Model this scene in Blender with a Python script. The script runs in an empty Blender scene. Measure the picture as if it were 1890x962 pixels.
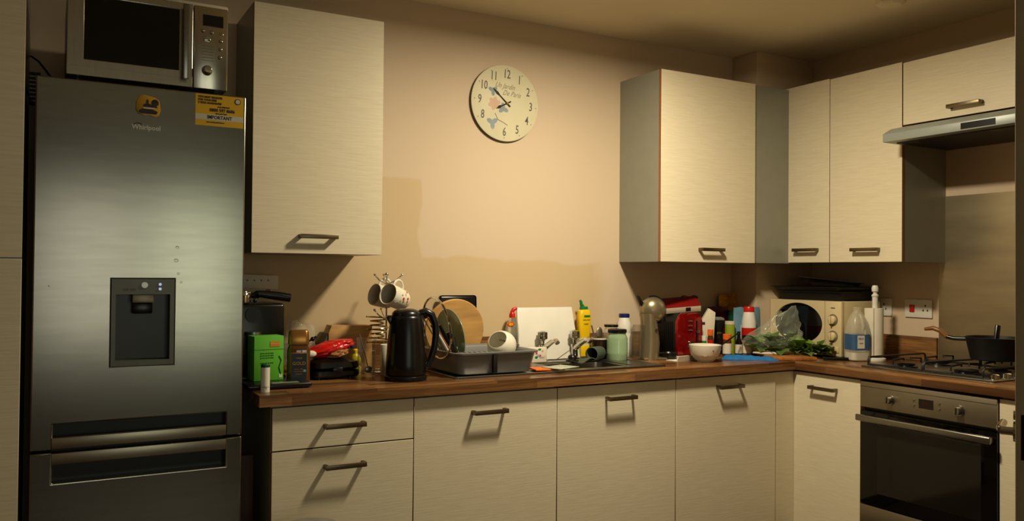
import bpy, bmesh, math, random
from math import sin, cos, pi, radians as R
from mathutils import Vector, Matrix, noise as mn
random.seed(7)
C = bpy.context.scene
COL = C.collection
# ------------------------------------------------------------------ camera
CAM = Vector((-.6448, -3.3297, 1.3198)); YAW, PIT, ROL, FPX = R(29.263), R(.8394), R(.477), 1526.55
fw = Vector((sin(YAW)*cos(PIT), cos(YAW)*cos(PIT), sin(PIT)))
rt0 = Vector((cos(YAW), -sin(YAW), 0)); up0 = rt0.cross(fw)
rt = rt0*cos(ROL)+up0*sin(ROL); up = -rt0*sin(ROL)+up0*cos(ROL)
cd = bpy.data.cameras.new('camera'); cam = bpy.data.objects.new('camera', cd); COL.objects.link(cam)
cd.sensor_width = 36; cd.lens = FPX*36/1890; cd.clip_start = .05
M = Matrix((rt, up, -fw)).transposed().to_4x4(); M.translation = CAM; cam.matrix_world = M
C.camera = cam
# ------------------------------------------------------------------ world, lights, exposure
w = bpy.data.worlds.new('world'); C.world = w; w.use_nodes = True
w.node_tree.nodes['Background'].inputs[0].default_value = (.55, .62, .6, 1)
w.node_tree.nodes['Background'].inputs[1].default_value = .02
def area(name, loc, rot, sx, sy, power, col, shape='RECTANGLE', spread=180):
    l = bpy.data.lights.new(name, 'AREA'); l.shape = shape; l.size = sx; l.size_y = sy; l.energy = power; l.color = col
    l.spread = R(spread)
    o = bpy.data.objects.new(name, l); COL.objects.link(o); o.location = loc; o.rotation_euler = rot
    return o
area('ceiling_lamp_light', (1.28, -1.12, 2.40), (0, 0, 0), .20, .20, 45, (1, .87, .64), 'DISK')
area('window_daylight', (-.39, -5.12, 1.32), (R(90), 0, 0), .66, 1.15, 4.2, (1, 1, .86))
area('window_daylight', (.43, -5.12, 1.32), (R(90), 0, 0), .66, 1.15, 6.0, (.92, 1, .78))
C.view_settings.view_transform = 'Standard'; C.view_settings.look = 'None'
C.view_settings.exposure = 0.0; C.view_settings.gamma = 1; C.view_settings.use_curve_mapping = False

def ray(px, py): return fw+rt*((px-945)/FPX)-up*((py-481)/FPX)
def at(px, py, Y=None, X=None, Z=None):
    """world point seen at a photo pixel on the plane y=Y, x=X or z=Z"""
    d = ray(px, py)
    t = (Y-CAM.y)/d.y if Y is not None else (X-CAM.x)/d.x if X is not None else (Z-CAM.z)/d.z
    return CAM+d*t
# ------------------------------------------------------------------ materials
def lin(c):
    return tuple((v/255/12.92 if v/255 <= .04045 else ((v/255+.055)/1.055)**2.4) for v in c)+(1,)
def N(nt, t, **k):
    n = nt.nodes.new(t)
    for a, b in k.items(): setattr(n, a, b)
    return n
def mathn(nt, op, a, b=None, clamp=False):
    n = N(nt, 'ShaderNodeMath', operation=op); n.use_clamp = clamp
    for i, v in enumerate((a, b)):
        if v is None: continue
        if isinstance(v, (int, float)): n.inputs[i].default_value = v
        else: nt.links.new(v, n.inputs[i])
    return n.outputs[0]
def mixc(nt, f, a, b):
    n = N(nt, 'ShaderNodeMix', data_type='RGBA')
    for i, v in ((0, f), (6, a), (7, b)):
        if isinstance(v, (int, float, tuple)): n.inputs[i].default_value = v
        else: nt.links.new(v, n.inputs[i])
    return n.outputs[2]
def mat(name, col, rough=.5, metal=0, var=.06, scale=18, stretch=(1, 1, 1), bump=0, col2=None, coat=0, trans=0, ior=1.45, alpha=1, aniso=0, emit=None):
    m = bpy.data.materials.new(name); m.use_nodes = True; nt = m.node_tree; b = nt.nodes['Principled BSDF']
    tc = N(nt, 'ShaderNodeTexCoord'); mp = N(nt, 'ShaderNodeMapping'); mp.inputs['Scale'].default_value = stretch
    nt.links.new(tc.outputs['Object'], mp.inputs[0])
    no = N(nt, 'ShaderNodeTexNoise'); no.inputs['Scale'].default_value = scale; no.inputs['Detail'].default_value = 4
    nt.links.new(mp.outputs[0], no.inputs[0])
    c = lin(col); d = lin(col2) if col2 else tuple(v*(1-var*2.2) for v in c[:3])+(1,)
    rp = N(nt, 'ShaderNodeMapRange'); rp.inputs[1].default_value = .3; rp.inputs[2].default_value = .7
    nt.links.new(no.outputs['Fac'], rp.inputs[0])
    nt.links.new(mixc(nt, rp.outputs[0], c, d), b.inputs['Base Color'])
    b.inputs['Roughness'].default_value = rough; b.inputs['Metallic'].default_value = metal
    b.inputs['Coat Weight'].default_value = coat; b.inputs['Transmission Weight'].default_value = trans
    b.inputs['IOR'].default_value = ior; b.inputs['Alpha'].default_value = alpha; b.inputs['Anisotropic'].default_value = aniso
    if emit: b.inputs['Emission Color'].default_value = lin(emit[0]); b.inputs['Emission Strength'].default_value = emit[1]
    if bump:
        bu = N(nt, 'ShaderNodeBump'); bu.inputs['Strength'].default_value = bump; bu.inputs['Distance'].default_value = .003
        nt.links.new(no.outputs['Fac'], bu.inputs['Height']); nt.links.new(bu.outputs[0], b.inputs['Normal'])
    return m
door_m = mat('cream_woodgrain', (226, 214, 182), .42, var=.05, scale=9, stretch=(1.2, 1.2, 22), bump=.12)
edge_m = mat('tan_edging', (150, 96, 52), .5)
silver_m = mat('silver_laminate', (150, 150, 136), .38, metal=.25, var=.03)
plinth_m = mat('plinth_grey', (120, 115, 105), .5)
handle_m = mat('brushed_nickel', (120, 106, 84), .38, 1, var=.05, scale=60)
steel_m = mat('brushed_steel', (150, 147, 138), .30, 1, var=.05, scale=14, stretch=(1, 1, 30))
fridge_m = mat('fridge_steel', (150, 145, 132), .20, 1, var=.05, scale=8, stretch=(1, 1, 8))
steel_d = mat('satin_steel', (160, 150, 128), .48, 1, var=.04, scale=12, stretch=(30, 1, 1))
bar_m = mat('handle_bar_steel', (172, 162, 140), .36, 1, var=.05, scale=14, stretch=(1, 1, 12))
mws_m = mat('microwave_steel', (190, 183, 166), .24, 1, var=.05, scale=14, stretch=(20, 1, 1))
splash_m = mat('splash_steel', (176, 162, 132), .42, 1, var=.10, scale=5, stretch=(1, .6, 3), bump=.15)
chrome_m = mat('chrome', (205, 202, 192), .08, 1, var=.02)
black_m = mat('black_plastic', (14, 13, 12), .28, var=.1)
blackm_m = mat('black_matt', (12, 11, 10), .5, var=.1)
glassb_m = mat('black_glass', (8, 7, 6), .06, var=.05)
recess_m = mat('recess_black', (16, 16, 15), .4)
grey_m = mat('rack_grey', (112, 112, 108), .32, var=.04)
white_m = mat('white_plastic', (226, 222, 208), .35, var=.02)
cera_m = mat('white_ceramic', (226, 220, 200), .12, var=.02, coat=.5)
cream_m = mat('cream_enamel', (214, 196, 150), .3, var=.02)
yell_m = mat('yellow_plastic', (232, 190, 12), .35, var=.02)
lemon_m = mat('lemon_plastic', (216, 196, 40), .35, var=.02)
red_m = mat('red_plastic', (196, 26, 18), .3, var=.03)
redg_m = mat('red_gloss_metal', (150, 6, 14), .16, .55, var=.02, coat=.6)
green_m = mat('green_plastic', (22, 120, 48), .35, var=.03)
dgreen_m = mat('dark_green_plastic', (14, 70, 40), .4, var=.03)
lime_m = mat('lime_card', (92, 176, 40), .55, var=.03)
orange_m = mat('orange_sponge', (238, 110, 26), .8, var=.08, scale=90, bump=.5)
blue_m = mat('blue_cloth', (20, 112, 178), .8, var=.15, scale=40, bump=.3)
navy_m = mat('navy_plastic', (24, 34, 104), .35)
lblue_m = mat('pale_blue_foil', (120, 162, 182), .35, var=.1, scale=16)
brown_m = mat('brown_glaze', (38, 22, 16), .14, var=.05, coat=.4)
gold_m = mat('gold_lid', (178, 126, 62), .28, .8, var=.03)
coffee_m = mat('coffee_dark', (40, 22, 10), .15, var=.1, coat=.8)
gplate_m = mat('green_glaze', (118, 142, 108), .2, var=.08, coat=.4)
felt_m = mat('grey_green_rubber', (74, 84, 70), .6, var=.06)
olive_m = mat('champagne_metal', (158, 146, 116), .3, .75, var=.02)
wood_m = mat('pale_board_wood', (206, 158, 92), .5, var=.14, scale=6, stretch=(1, 1, 7), bump=.1)
wood2_m = mat('tan_board_wood', (176, 112, 54), .45, var=.2, scale=7, stretch=(5, 1, 1), bump=.1)
paper_m = mat('white_paper', (222, 214, 192), .8, var=.05, bump=.2)
card_m = mat('white_card', (214, 204, 180), .6, var=.04)
ybag_m = mat('yellow_foil', (226, 170, 40), .35, var=.3, scale=20, col2=(130, 30, 16))
rbag_m = mat('red_foil_bag', (206, 28, 22), .25, var=.12, scale=24, bump=.5)
leaf_m = mat('salad_green', (150, 186, 66), .5, var=.3, scale=24, col2=(84, 120, 36))
leafd_m = mat('leaf_stem_green', (140, 160, 80), .5, var=.2)
lid_m = mat('oven_display', (22, 10, 6), .1)
white_w = mat('ceiling_paint', (236, 222, 190), .9, var=.02, scale=3)
floor_m = mat('floor_vinyl', (74, 54, 36), .45, var=.15, scale=5)
dkdoor_m = mat('door_paint', (160, 140, 108), .5, var=.03)
tape_m = mat('ink_black', (24, 20, 16), .5)
inkg_m = mat('ink_grey', (96, 90, 78), .6)
inkl_m = mat('ink_light', (200, 200, 190), .4)
pink_m = mat('ink_pink', (212, 178, 150), .7)
bluei_m = mat('ink_blue', (142, 156, 158), .7)
redi_m = mat('ink_red', (186, 50, 36), .5)
face_m = mat('clock_face', (220, 212, 176), .6, var=.05, scale=7)
juice_m = mat('green_glass_liquid', (140, 166, 128), .12, var=.04, coat=.6)
tint_m = mat('pink_tint', (198, 120, 120), .5)

def clear(name, col=(255, 255, 255), a=.25, rough=.08, edge=.45, ns=14):
    m = bpy.data.materials.new(name); m.use_nodes = True; nt = m.node_tree; nt.nodes.clear()
    o = N(nt, 'ShaderNodeOutputMaterial'); mx = N(nt, 'ShaderNodeMixShader'); t = N(nt, 'ShaderNodeBsdfTransparent'); g = N(nt, 'ShaderNodeBsdfPrincipled')
    g.inputs['Base Color'].default_value = lin(col); g.inputs['Roughness'].default_value = rough; g.inputs['Coat Weight'].default_value = 1
    tc = N(nt, 'ShaderNodeTexCoord'); no = N(nt, 'ShaderNodeTexNoise'); no.inputs['Scale'].default_value = ns
    nt.links.new(tc.outputs['Object'], no.inputs[0])
    lw = N(nt, 'ShaderNodeLayerWeight'); lw.inputs[0].default_value = .35
    f = mathn(nt, 'ADD', mathn(nt, 'MULTIPLY', lw.outputs['Facing'], edge), mathn(nt, 'MULTIPLY', no.outputs['Fac'], 2*a), True)
    nt.links.new(f, mx.inputs[0]); nt.links.new(t.outputs[0], mx.inputs[1]); nt.links.new(g.outputs[0], mx.inputs[2]); nt.links.new(mx.outputs[0], o.inputs[0])
    return m
glass_m = clear('clear_glass', (150, 150, 138), .02, .03)
plas_m = clear('clear_plastic', (206, 212, 192), .14, .12)
bagc_m = clear('bag_film', (226, 232, 206), .07, .12, .30)
milk_m = clear('milky_plastic', (222, 216, 190), .34, .3, .35, 3)
tank_m = clear('smoky_tank', (90, 84, 66), .28, .2)

def strip_wood(name, rot=False):
    """laminate worktop printed as narrow walnut staves"""
    m = bpy.data.materials.new(name); m.use_nodes = True; nt = m.node_tree; b = nt.nodes['Principled BSDF']
    tc = N(nt, 'ShaderNodeTexCoord'); mp = N(nt, 'ShaderNodeMapping')
    if rot: mp.inputs['Rotation'].default_value = (0, 0, R(90))
    nt.links.new(tc.outputs['Object'], mp.inputs[0])
    sp = N(nt, 'ShaderNodeSeparateXYZ'); nt.links.new(mp.outputs[0], sp.inputs[0])
    cb = N(nt, 'ShaderNodeCombineXYZ')
    nt.links.new(sp.outputs[0], cb.inputs[0])
    nt.links.new(mathn(nt, 'ADD', sp.outputs[1], sp.outputs[2]), cb.inputs[1])
    br = N(nt, 'ShaderNodeTexBrick'); br.offset = .37; br.inputs['Scale'].default_value = 1; br.inputs['Mortar Size'].default_value = .0
    br.inputs['Brick Width'].default_value = .47; br.inputs['Row Height'].default_value = .045
    br.inputs['Color1'].default_value = lin((156, 110, 62)); br.inputs['Color2'].default_value = lin((84, 54, 30)); br.inputs['Mortar'].default_value = lin((70, 40, 20))
    nt.links.new(cb.outputs[0], br.inputs[0])
    mp2 = N(nt, 'ShaderNodeMapping'); mp2.inputs['Scale'].default_value = (2.2, 34, 34); nt.links.new(cb.outputs[0], mp2.inputs[0])
    no = N(nt, 'ShaderNodeTexNoise'); no.inputs['Scale'].default_value = 3; no.inputs['Detail'].default_value = 6; no.inputs['Distortion'].default_value = .6
    nt.links.new(mp2.outputs[0], no.inputs[0])
    nt.links.new(mixc(nt, mathn(nt, 'MULTIPLY', mathn(nt, 'MULTIPLY', mathn(nt, 'SUBTRACT', no.outputs[0], .35), 3.2, True), .62), br.outputs[0], lin((74, 44, 22))), b.inputs['Base Color'])
    b.inputs['Roughness'].default_value = .27
    return m
wt_m = strip_wood('walnut_staves'); wtr_m = strip_wood('walnut_staves_turned', True)

def wall_paint():
    m = bpy.data.materials.new('peach_wall_paint'); m.use_nodes = True; nt = m.node_tree; b = nt.nodes['Principled BSDF']
    g = N(nt, 'ShaderNodeNewGeometry'); no = N(nt, 'ShaderNodeTexNoise'); no.inputs['Scale'].default_value = 3.5; no.inputs['Detail'].default_value = 3
    nt.links.new(g.outputs['Position'], no.inputs[0])
    sp = N(nt, 'ShaderNodeSeparateXYZ'); nt.links.new(g.outputs['Position'], sp.inputs[0])
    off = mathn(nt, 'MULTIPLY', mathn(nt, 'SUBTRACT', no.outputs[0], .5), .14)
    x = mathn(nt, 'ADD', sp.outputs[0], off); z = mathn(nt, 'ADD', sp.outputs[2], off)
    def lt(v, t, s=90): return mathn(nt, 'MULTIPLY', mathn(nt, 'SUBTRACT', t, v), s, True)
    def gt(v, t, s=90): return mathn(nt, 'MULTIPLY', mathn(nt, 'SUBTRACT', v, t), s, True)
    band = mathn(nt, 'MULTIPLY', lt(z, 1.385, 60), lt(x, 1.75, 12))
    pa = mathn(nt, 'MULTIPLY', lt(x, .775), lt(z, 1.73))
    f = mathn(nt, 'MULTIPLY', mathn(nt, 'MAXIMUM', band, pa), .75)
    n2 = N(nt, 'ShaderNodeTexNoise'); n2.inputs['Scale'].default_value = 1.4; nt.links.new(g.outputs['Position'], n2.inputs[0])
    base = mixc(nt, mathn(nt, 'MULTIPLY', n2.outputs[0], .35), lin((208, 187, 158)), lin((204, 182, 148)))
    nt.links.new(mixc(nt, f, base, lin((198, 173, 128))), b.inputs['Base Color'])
    b.inputs['Roughness'].default_value = .75
    n3 = N(nt, 'ShaderNodeTexNoise'); n3.inputs['Scale'].default_value = 160; nt.links.new(g.outputs['Position'], n3.inputs[0])
    bu = N(nt, 'ShaderNodeBump'); bu.inputs['Strength'].default_value = .06; nt.links.new(n3.outputs[0], bu.inputs['Height']); nt.links.new(bu.outputs[0], b.inputs['Normal'])
    return m
wall_m = wall_paint()
hall_m = mat('hall_paint', (128, 106, 78), .8, var=.03)
# ------------------------------------------------------------------ mesh helpers
class G:
    def __init__(s): s.bm = bmesh.new()
    def _add(s, b2, mtx=None):
        if mtx: bmesh.ops.transform(b2, matrix=mtx, verts=b2.verts)
        me = bpy.data.meshes.new('t'); b2.to_mesh(me); b2.free(); s.bm.from_mesh(me); bpy.data.meshes.remove(me); return s
    def box(s, x0, x1, y0, y1, z0, z1, bev=0, seg=2, mtx=None):
        b = bmesh.new(); bmesh.ops.create_cube(b, size=1)
        for v in b.verts:
            v.co = Vector(((x0+x1)/2+v.co.x*(x1-x0), (y0+y1)/2+v.co.y*(y1-y0), (z0+z1)/2+v.co.z*(z1-z0)))
        if bev: bmesh.ops.bevel(b, geom=b.edges[:], offset=bev, segments=seg, profile=.5, affect='EDGES')
        return s._add(b, mtx)
    def cyl(s, p0, p1, r0, r1=None, seg=20, caps=True):
        r1 = r0 if r1 is None else r1; p0, p1 = Vector(p0), Vector(p1); d = p1-p0
        b = bmesh.new(); bmesh.ops.create_cone(b, cap_ends=caps, segments=seg, radius1=r0, radius2=r1, depth=d.length)
        return s._add(b, Matrix.Translation((p0+p1)/2) @ d.to_track_quat('Z', 'Y').to_matrix().to_4x4())
    def sph(s, c, r, seg=20, mtx=None):
        r = (r, r, r) if isinstance(r, (int, float)) else r
        b = bmesh.new(); bmesh.ops.create_uvsphere(b, u_segments=seg, v_segments=max(6, seg//2+2), radius=1)
        m = Matrix.Translation(c) @ (mtx or Matrix()) @ Matrix.Diagonal((*r, 1))
        return s._add(b, m)
    def lathe(s, prof, c=(0, 0, 0), seg=28, mtx=None):
        b = bmesh.new(); rings = []
        for r, z in prof:
            rings.append([b.verts.new((r*cos(2*pi*i/seg), r*sin(2*pi*i/seg), z)) for i in range(seg)] if r > 1e-6 else [b.verts.new((0, 0, z))])
        for A, B in zip(rings, rings[1:]):
            for i in range(seg):
                j = (i+1) % seg
                if len(A) == 1 and len(B) == 1: continue
                if len(A) == 1: b.faces.new((A[0], B[j], B[i]))
                elif len(B) == 1: b.faces.new((A[i], A[j], B[0]))
                else: b.faces.new((A[i], A[j], B[j], B[i]))
        bmesh.ops.recalc_face_normals(b, faces=b.faces)
        return s._add(b, Matrix.Translation(c) @ (mtx or Matrix()))
    def tube(s, pts, r, seg=8, rs=None, closed=False):
        pts = [Vector(p) for p in pts]; n = len(pts); b = bmesh.new(); rings = []; pn = None
        for i, p in enumerate(pts):
            a = pts[(i-1) % n] if (closed or i) else p; c = pts[(i+1) % n] if (closed or i < n-1) else p
            t = (c-a).normalized()
            if pn is None: pn = t.orthogonal().normalized()
            pn = (pn-t*pn.dot(t)).normalized(); q = t.cross(pn); rr = rs[i] if rs else r
            rings.append([b.verts.new(p+(pn*cos(2*pi*k/seg)+q*sin(2*pi*k/seg))*rr) for k in range(seg)])
        for i in range(n if closed else n-1):
            A, B = rings[i], rings[(i+1) % n]
            for k in range(seg): b.faces.new((A[k], A[(k+1) % seg], B[(k+1) % seg], B[k]))
        if not closed: b.faces.new(rings[0][::-1]); b.faces.new(rings[-1])
        return s._add(b)
    def prism(s, poly, a0, a1, axis='y', bev=0, mtx=None):
        """poly: 2-d outline in the two other axes, extruded from a0 to a1"""
        def P(u, v, a): return {'y': (u, a, v), 'x': (a, u, v), 'z': (u, v, a)}[axis]
        b = bmesh.new(); A = [b.verts.new(P(u, v, a0)) for u, v in poly]; B = [b.verts.new(P(u, v, a1)) for u, v in poly]
        b.faces.new(A); b.faces.new(B[::-1]); n = len(poly)
        for i in range(n): b.faces.new((A[i], B[i], B[(i+1) % n], A[(i+1) % n]))
        bmesh.ops.recalc_face_normals(b, faces=b.faces)
        if bev: bmesh.ops.bevel(b, geom=[e for e in b.edges if e.calc_face_angle(0) > .5], offset=bev, segments=2, profile=.5, affect='EDGES')
        return s._add(b, mtx)
    def cells(s, us, vs, keep, a0, a1, axis='z'):
        """solid plate of grid cells, with holes where keep() is false"""
        def P(u, v, a): return {'y': (u, a, v), 'x': (a, u, v), 'z': (u, v, a)}[axis]
        b = bmesh.new(); V = {}
        def vt(i, j, k):
            if (i, j, k) not in V: V[i, j, k] = b.verts.new(P(us[i], vs[j], (a0, a1)[k]))
            return V[i, j, k]
        K = {(i, j): keep((us[i]+us[i+1])/2, (vs[j]+vs[j+1])/2) for i in range(len(us)-1) for j in range(len(vs)-1)}
        for (i, j), k in K.items():
            if not k: continue
            for a in (0, 1): b.faces.new((vt(i, j, a), vt(i+1, j, a), vt(i+1, j+1, a), vt(i, j+1, a)))
            for di, dj, e in ((-1, 0, ((i, j), (i, j+1))), (1, 0, ((i+1, j), (i+1, j+1))), (0, -1, ((i, j), (i+1, j))), (0, 1, ((i, j+1), (i+1, j+1)))):
                if not K.get((i+di, j+dj)): b.faces.new((vt(*e[0], 0), vt(*e[1], 0), vt(*e[1], 1), vt(*e[0], 1)))
        bmesh.ops.recalc_face_normals(b, faces=b.faces)
        return s._add(b)
    def build(s, name, m, parent=None, world=False, ang=38, label=None, kind=None):
        if world and parent:
            o = Vector((0, 0, 0)); p = parent
            while p: o += p.location; p = p.parent
            bmesh.ops.translate(s.bm, vec=-o, verts=s.bm.verts)
        me = bpy.data.meshes.new(name); s.bm.to_mesh(me); s.bm.free()
        for p in me.polygons: p.use_smooth = True
        me.set_sharp_from_angle(angle=R(ang)); me.materials.append(m)
        ob = bpy.data.objects.new(name, me); COL.objects.link(ob); ob.parent = parent
        if label: ob['label'] = label
        if kind: ob['kind'] = kind
        return ob
def thing(name, label, cat, loc, rz=0, group=None):
    o = bpy.data.objects.new(name, None); COL.objects.link(o); o.location = loc; o.rotation_euler = (0, 0, rz); o.empty_display_size = .05
    o['label'] = label; o['category'] = cat
    if group: o['group'] = group
    return o
def tag(o, label, cat, group=None):
    o['label'] = label; o['category'] = cat
    if group: o['group'] = group
    return o
def struct(name, g, m):
    o = g.build(name, m); o['kind'] = 'structure'; return o
def origin(o, loc):
    loc = Vector(loc); o.data.transform(Matrix.Translation(-loc)); o.location = loc; return o
def text(s, size, m, parent, loc, rot=(R(90), 0, 0), name='lettering', ext=.0004, ax='CENTER', sx=1, shear=0, bold=0):
    c = bpy.data.curves.new('t', 'FONT'); c.body = s; c.size = size; c.extrude = ext; c.align_x = ax; c.align_y = 'CENTER'; c.shear = shear; c.offset = bold; c.resolution_u = 2
    t = bpy.data.objects.new('t', c); COL.objects.link(t)
    me = bpy.data.meshes.new_from_object(t.evaluated_get(bpy.context.evaluated_depsgraph_get()))
    bpy.data.objects.remove(t); bpy.data.curves.remove(c)
    me.materials.clear(); me.materials.append(m); me.transform(Matrix.Diagonal((sx, 1, 1, 1)))
    o = bpy.data.objects.new(name, me); COL.objects.link(o); o.parent = parent; o.location = loc; o.rotation_euler = rot
    return o
def blob(c, r, amp, freq, seed=0, seg=32, flat=None, mtx=None):
    g = G(); g.sph((0, 0, 0), 1, seg)
    for v in g.bm.verts:
        n = mn.fractal(v.co*freq+Vector((seed*7.1, seed, 0)), 1, 2, 3)
        v.co *= 1+amp*n
        v.co = Vector((v.co.x*r[0], v.co.y*r[1], v.co.z*r[2]))
        if mtx: v.co = mtx @ v.co
        v.co += Vector(c)
        if flat is not None and v.co.z < flat: v.co.z = flat+.0005
    return g
def edges(ob, m, axis):
    """second material on every face that does not look along the door's own axis"""
    ob.data.materials.append(m)
    for p in ob.data.polygons:
        if abs(p.normal[axis]) < .5: p.material_index = 1
WT = .915   # worktop height
# ------------------------------------------------------------------ the setting
XW, ZC = 3.007, 2.495
struct('floor', G().box(-1.5, 3.2, -5.3, .1, -.1, 0), floor_m)
struct('ceiling', G().box(-1.5, 3.2, -5.3, .1, ZC, ZC+.1), white_w)
struct('wall_back', G().box(-1.5, 3.2, 0, .1, 0, ZC), wall_m)
struct('wall_right', G().box(XW, XW+.1, -5.3, 0, 0, ZC), wall_m)
struct('wall_left', G().box(-1.5, -1.4, -5.3, 0, 0, ZC), hall_m)
wx0, wx1, wz0, wz1 = -.80, .84, .30, 2.20
struct('wall_front', G().cells([-1.5, wx0, wx1, 3.2], [0, wz0, wz1, ZC], lambda x, z: not (wx0 < x < wx1 and wz0 < z < wz1), -5.3, -5.2, 'y'), hall_m)
wf = G()
for a in (wx0, (wx0+wx1)/2-.02, wx1-.04): wf.box(a, a+.04, -5.27, -5.22, wz0, wz1)
for a in (wz0, wz1-.04): wf.box(wx0, wx1, -5.27, -5.22, a, a+.04)
wf = struct('window_1', wf, white_m)
wp = G().box(wx0+.04, wx1-.04, -5.25, -5.246, wz0+.04, wz1-.04).build('pane', glass_m, wf)
struct('trim_1', G().box(2.585, XW, -.18, 0, 0, ZC, .004), wall_m)           # boxed-in corner
struct('wall_partition', G().box(1.86, XW, -2.14, -2.04, 0, ZC), hall_m)
# open door seen edge on
dl = struct('door_1', G().box(0, .762, -.022, .022, .01, 2.0, .002), dkdoor_m)
dl.location = (1.146, -2.345, 0); dl.rotation_euler = (0, 0, R(26.5))
hp = G().prism([(.0, 0)]*0 or [(cos(a)*.009, sin(a)*.038) for a in [i*pi/10 for i in range(20)]], -.0225, -.001, 'x')
hp = G(); hp.box(-.002, .0, -.011, .011, .935, 1.03, .001); hp.build('latch_plate', mat('bronze_plate', (46, 34, 24), .35, .9), dl, label='dark oval latch plate')
hd = G(); hd.cyl((.055, .022, .985), (.055, .028, .985), .022); hd.cyl((.055, .026, .985), (.055, .052, .985), .009)
hd.tube([(.055, .050, .985), (.075, .055, .985), (.10, .055, .986), (.150, .053, .988)], .0085, 12)
hd.cyl((.055, .022, 1.02), (.055, .028, 1.02), .010)
hd.build('door_handle', chrome_m, dl, label='chrome lever handle')
# worktop (one L, with the sink cut out)
SX0, SX1, SY0, SY1 = .70, 1.715, -.50, -.075
BX0, BX1, BY0, BY1 = 1.235, 1.60, -.43, -.17
wt = thing('worktop', 'L shaped wood strip worktop running along both walls over the cream units', 'worktop', (1.0, -.3, .875))
g = G().cells([-.045, BX0, BX1, 2.407, XW-.001], [-.6, BY0, BY1, -.001], lambda x, y: not (BX0 < x < BX1 and BY0 < y < BY1) and not (x > 2.407), WT-.038, WT)
g.build('worktop_slab', wt_m, wt, world=True)
G().box(2.407, XW-.001, -1.98, -.001, WT-.038, WT, .003).build('worktop_slab', wtr_m, wt, world=True)
tag(origin(G().box(-.045, 2.58, -.019, -.001, WT+.0005, 1.03, .002).build('wooden_upstand', wt_m), (1.2, -.01, WT)), 'wood strip upstand along the foot of the back wall behind the sink', 'upstand', 'wood upstands behind the worktop')
tag(origin(G().box(XW-.019, XW-.001, -.918, -.182, WT+.0005, 1.03, .002).build('wooden_upstand', wtr_m), (XW-.01, -.55, WT)), 'short wood strip upstand left of the steel splashback', 'upstand', 'wood upstands behind the worktop')
# ------------------------------------------------------------------ kitchen units
def handle(px0, px1, x, y, z, L, along, parent, out=.03):
    """bar handle with two posts, centred at (x,y,z) on the door face"""
    g = G()
    if along == 'x':
        g.box(x-L/2, x+L/2, y-out-.004, y-out+.004, z-.008, z+.008, .0012)
        for sx in (-1, 1): g.box(x+sx*(L/2-.005)-.005, x+sx*(L/2-.005)+.005, y-out, y, z-.008, z+.008, .001)
    else:
        g.box(x-out-.004, x-out+.004, y-L/2, y+L/2, z-.008, z+.008, .0012)
        for s in (-1, 1): g.box(x-out, x, y+s*(L/2-.005)-.005, y+s*(L/2-.005)+.005, z-.008, z+.008, .001)
    return g.build('handle', handle_m, parent, world=True)
def front(name, x0, x1, z0, z1, yf, th, hx, hz, parent, L=.142):
    d = G().box(x0+.0015, x1-.0015, yf, yf+th, z0, z1, .001, 1).build(name, door_m, parent, world=True)
    edges(d, edge_m, 1)
    if hx is not None: handle(0, 0, hx, yf, hz, L, 'x', d)
    return d
def frontx(name, y0, y1, z0, z1, xf, th, hy, hz, parent, L=.142):
    d = G().box(xf, xf+th, y0+.0015, y1-.0015, z0, z1, .001, 1).build(name, door_m, parent, world=True)
    edges(d, edge_m, 0)
    if hy is not None: handle(0, 0, xf, hy, hz, L, 'y', d)
    return d
ZD = .868
u = thing('base_cabinet', 'cream drawer unit at the left end of the run beside the fridge', 'cabinet', (.25, -.3, 0))
G().box(0, .499, -.56, -.02, .15, .874).build('carcass', silver_m, u, world=True)
front('drawer', 0, .5, .727, ZD, -.58, .018, .243, .797, u); front('drawer', 0, .5, .385, .723, -.58, .018, .245, .660, u)
front('drawer', 0, .5, .15, .381, -.58, .018, None, 0, u)
G().box(0, .5, -.52, -.50, 0, .15).build('plinth', plinth_m, u, world=True)
for x0, x1, hx, hz, lb in ((.5, 1.105, .80, .801, 'cream base unit with one tall door right of the drawer unit'),
                           (1.105, 1.705, 1.406, .812, 'cream base unit under the sink bowl, second tall door along the back wall'),
                           (1.705, 2.302, 2.005, .822, 'cream base unit under the white bowl, last door before the inner corner')):
    u = thing('base_cabinet', lb, 'cabinet', ((x0+x1)/2, -.3, 0))
    lowz = .70 if x0 == 1.105 else .874
    if x0 == 1.105:
        G().box(x0+.001, x1-.001, -.56, -.02, .15, .68).build('carcass', silver_m, u, world=True)
    else: G().box(x0+.001, x1-.001, -.56, -.02, .15, .874 if x0 > 1 else .874).build('carcass', silver_m, u, world=True)
    front('door', x0, x1, .15, ZD, -.58, .018, hx, hz, u)
    G().box(x0, x1, -.52, -.50, 0, .15).build('plinth', plinth_m, u, world=True)
u = tag(origin(G().box(2.304, 2.426, -.575, -.557, .02, .868, .001, 1).build('corner_post', door_m), (2.365, -.566, 0)), 'narrow cream filler post in the inner corner of the base units', 'panel')
u = thing('base_cabinet', 'narrow cream corner unit between the inner corner and the oven', 'cabinet', (2.7, -.74, 0))
G().box(2.446, 2.98, -.938, -.185, .15, .874).build('carcass', silver_m, u, world=True)
frontx('door', -.941, -.560, .15, ZD, 2.427, .018, -.752, .807, u)
u = thing('base_cabinet', 'cream unit right of the oven, mostly hidden by the door edge', 'cabinet', (2.7, -1.75, 0))
G().box(2.446, 2.98, -1.96, -1.541, .15, .874).build('carcass', silver_m, u, world=True)
frontx('door', -1.96, -1.539, .15, ZD, 2.427, .018, None, .8, u)
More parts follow.
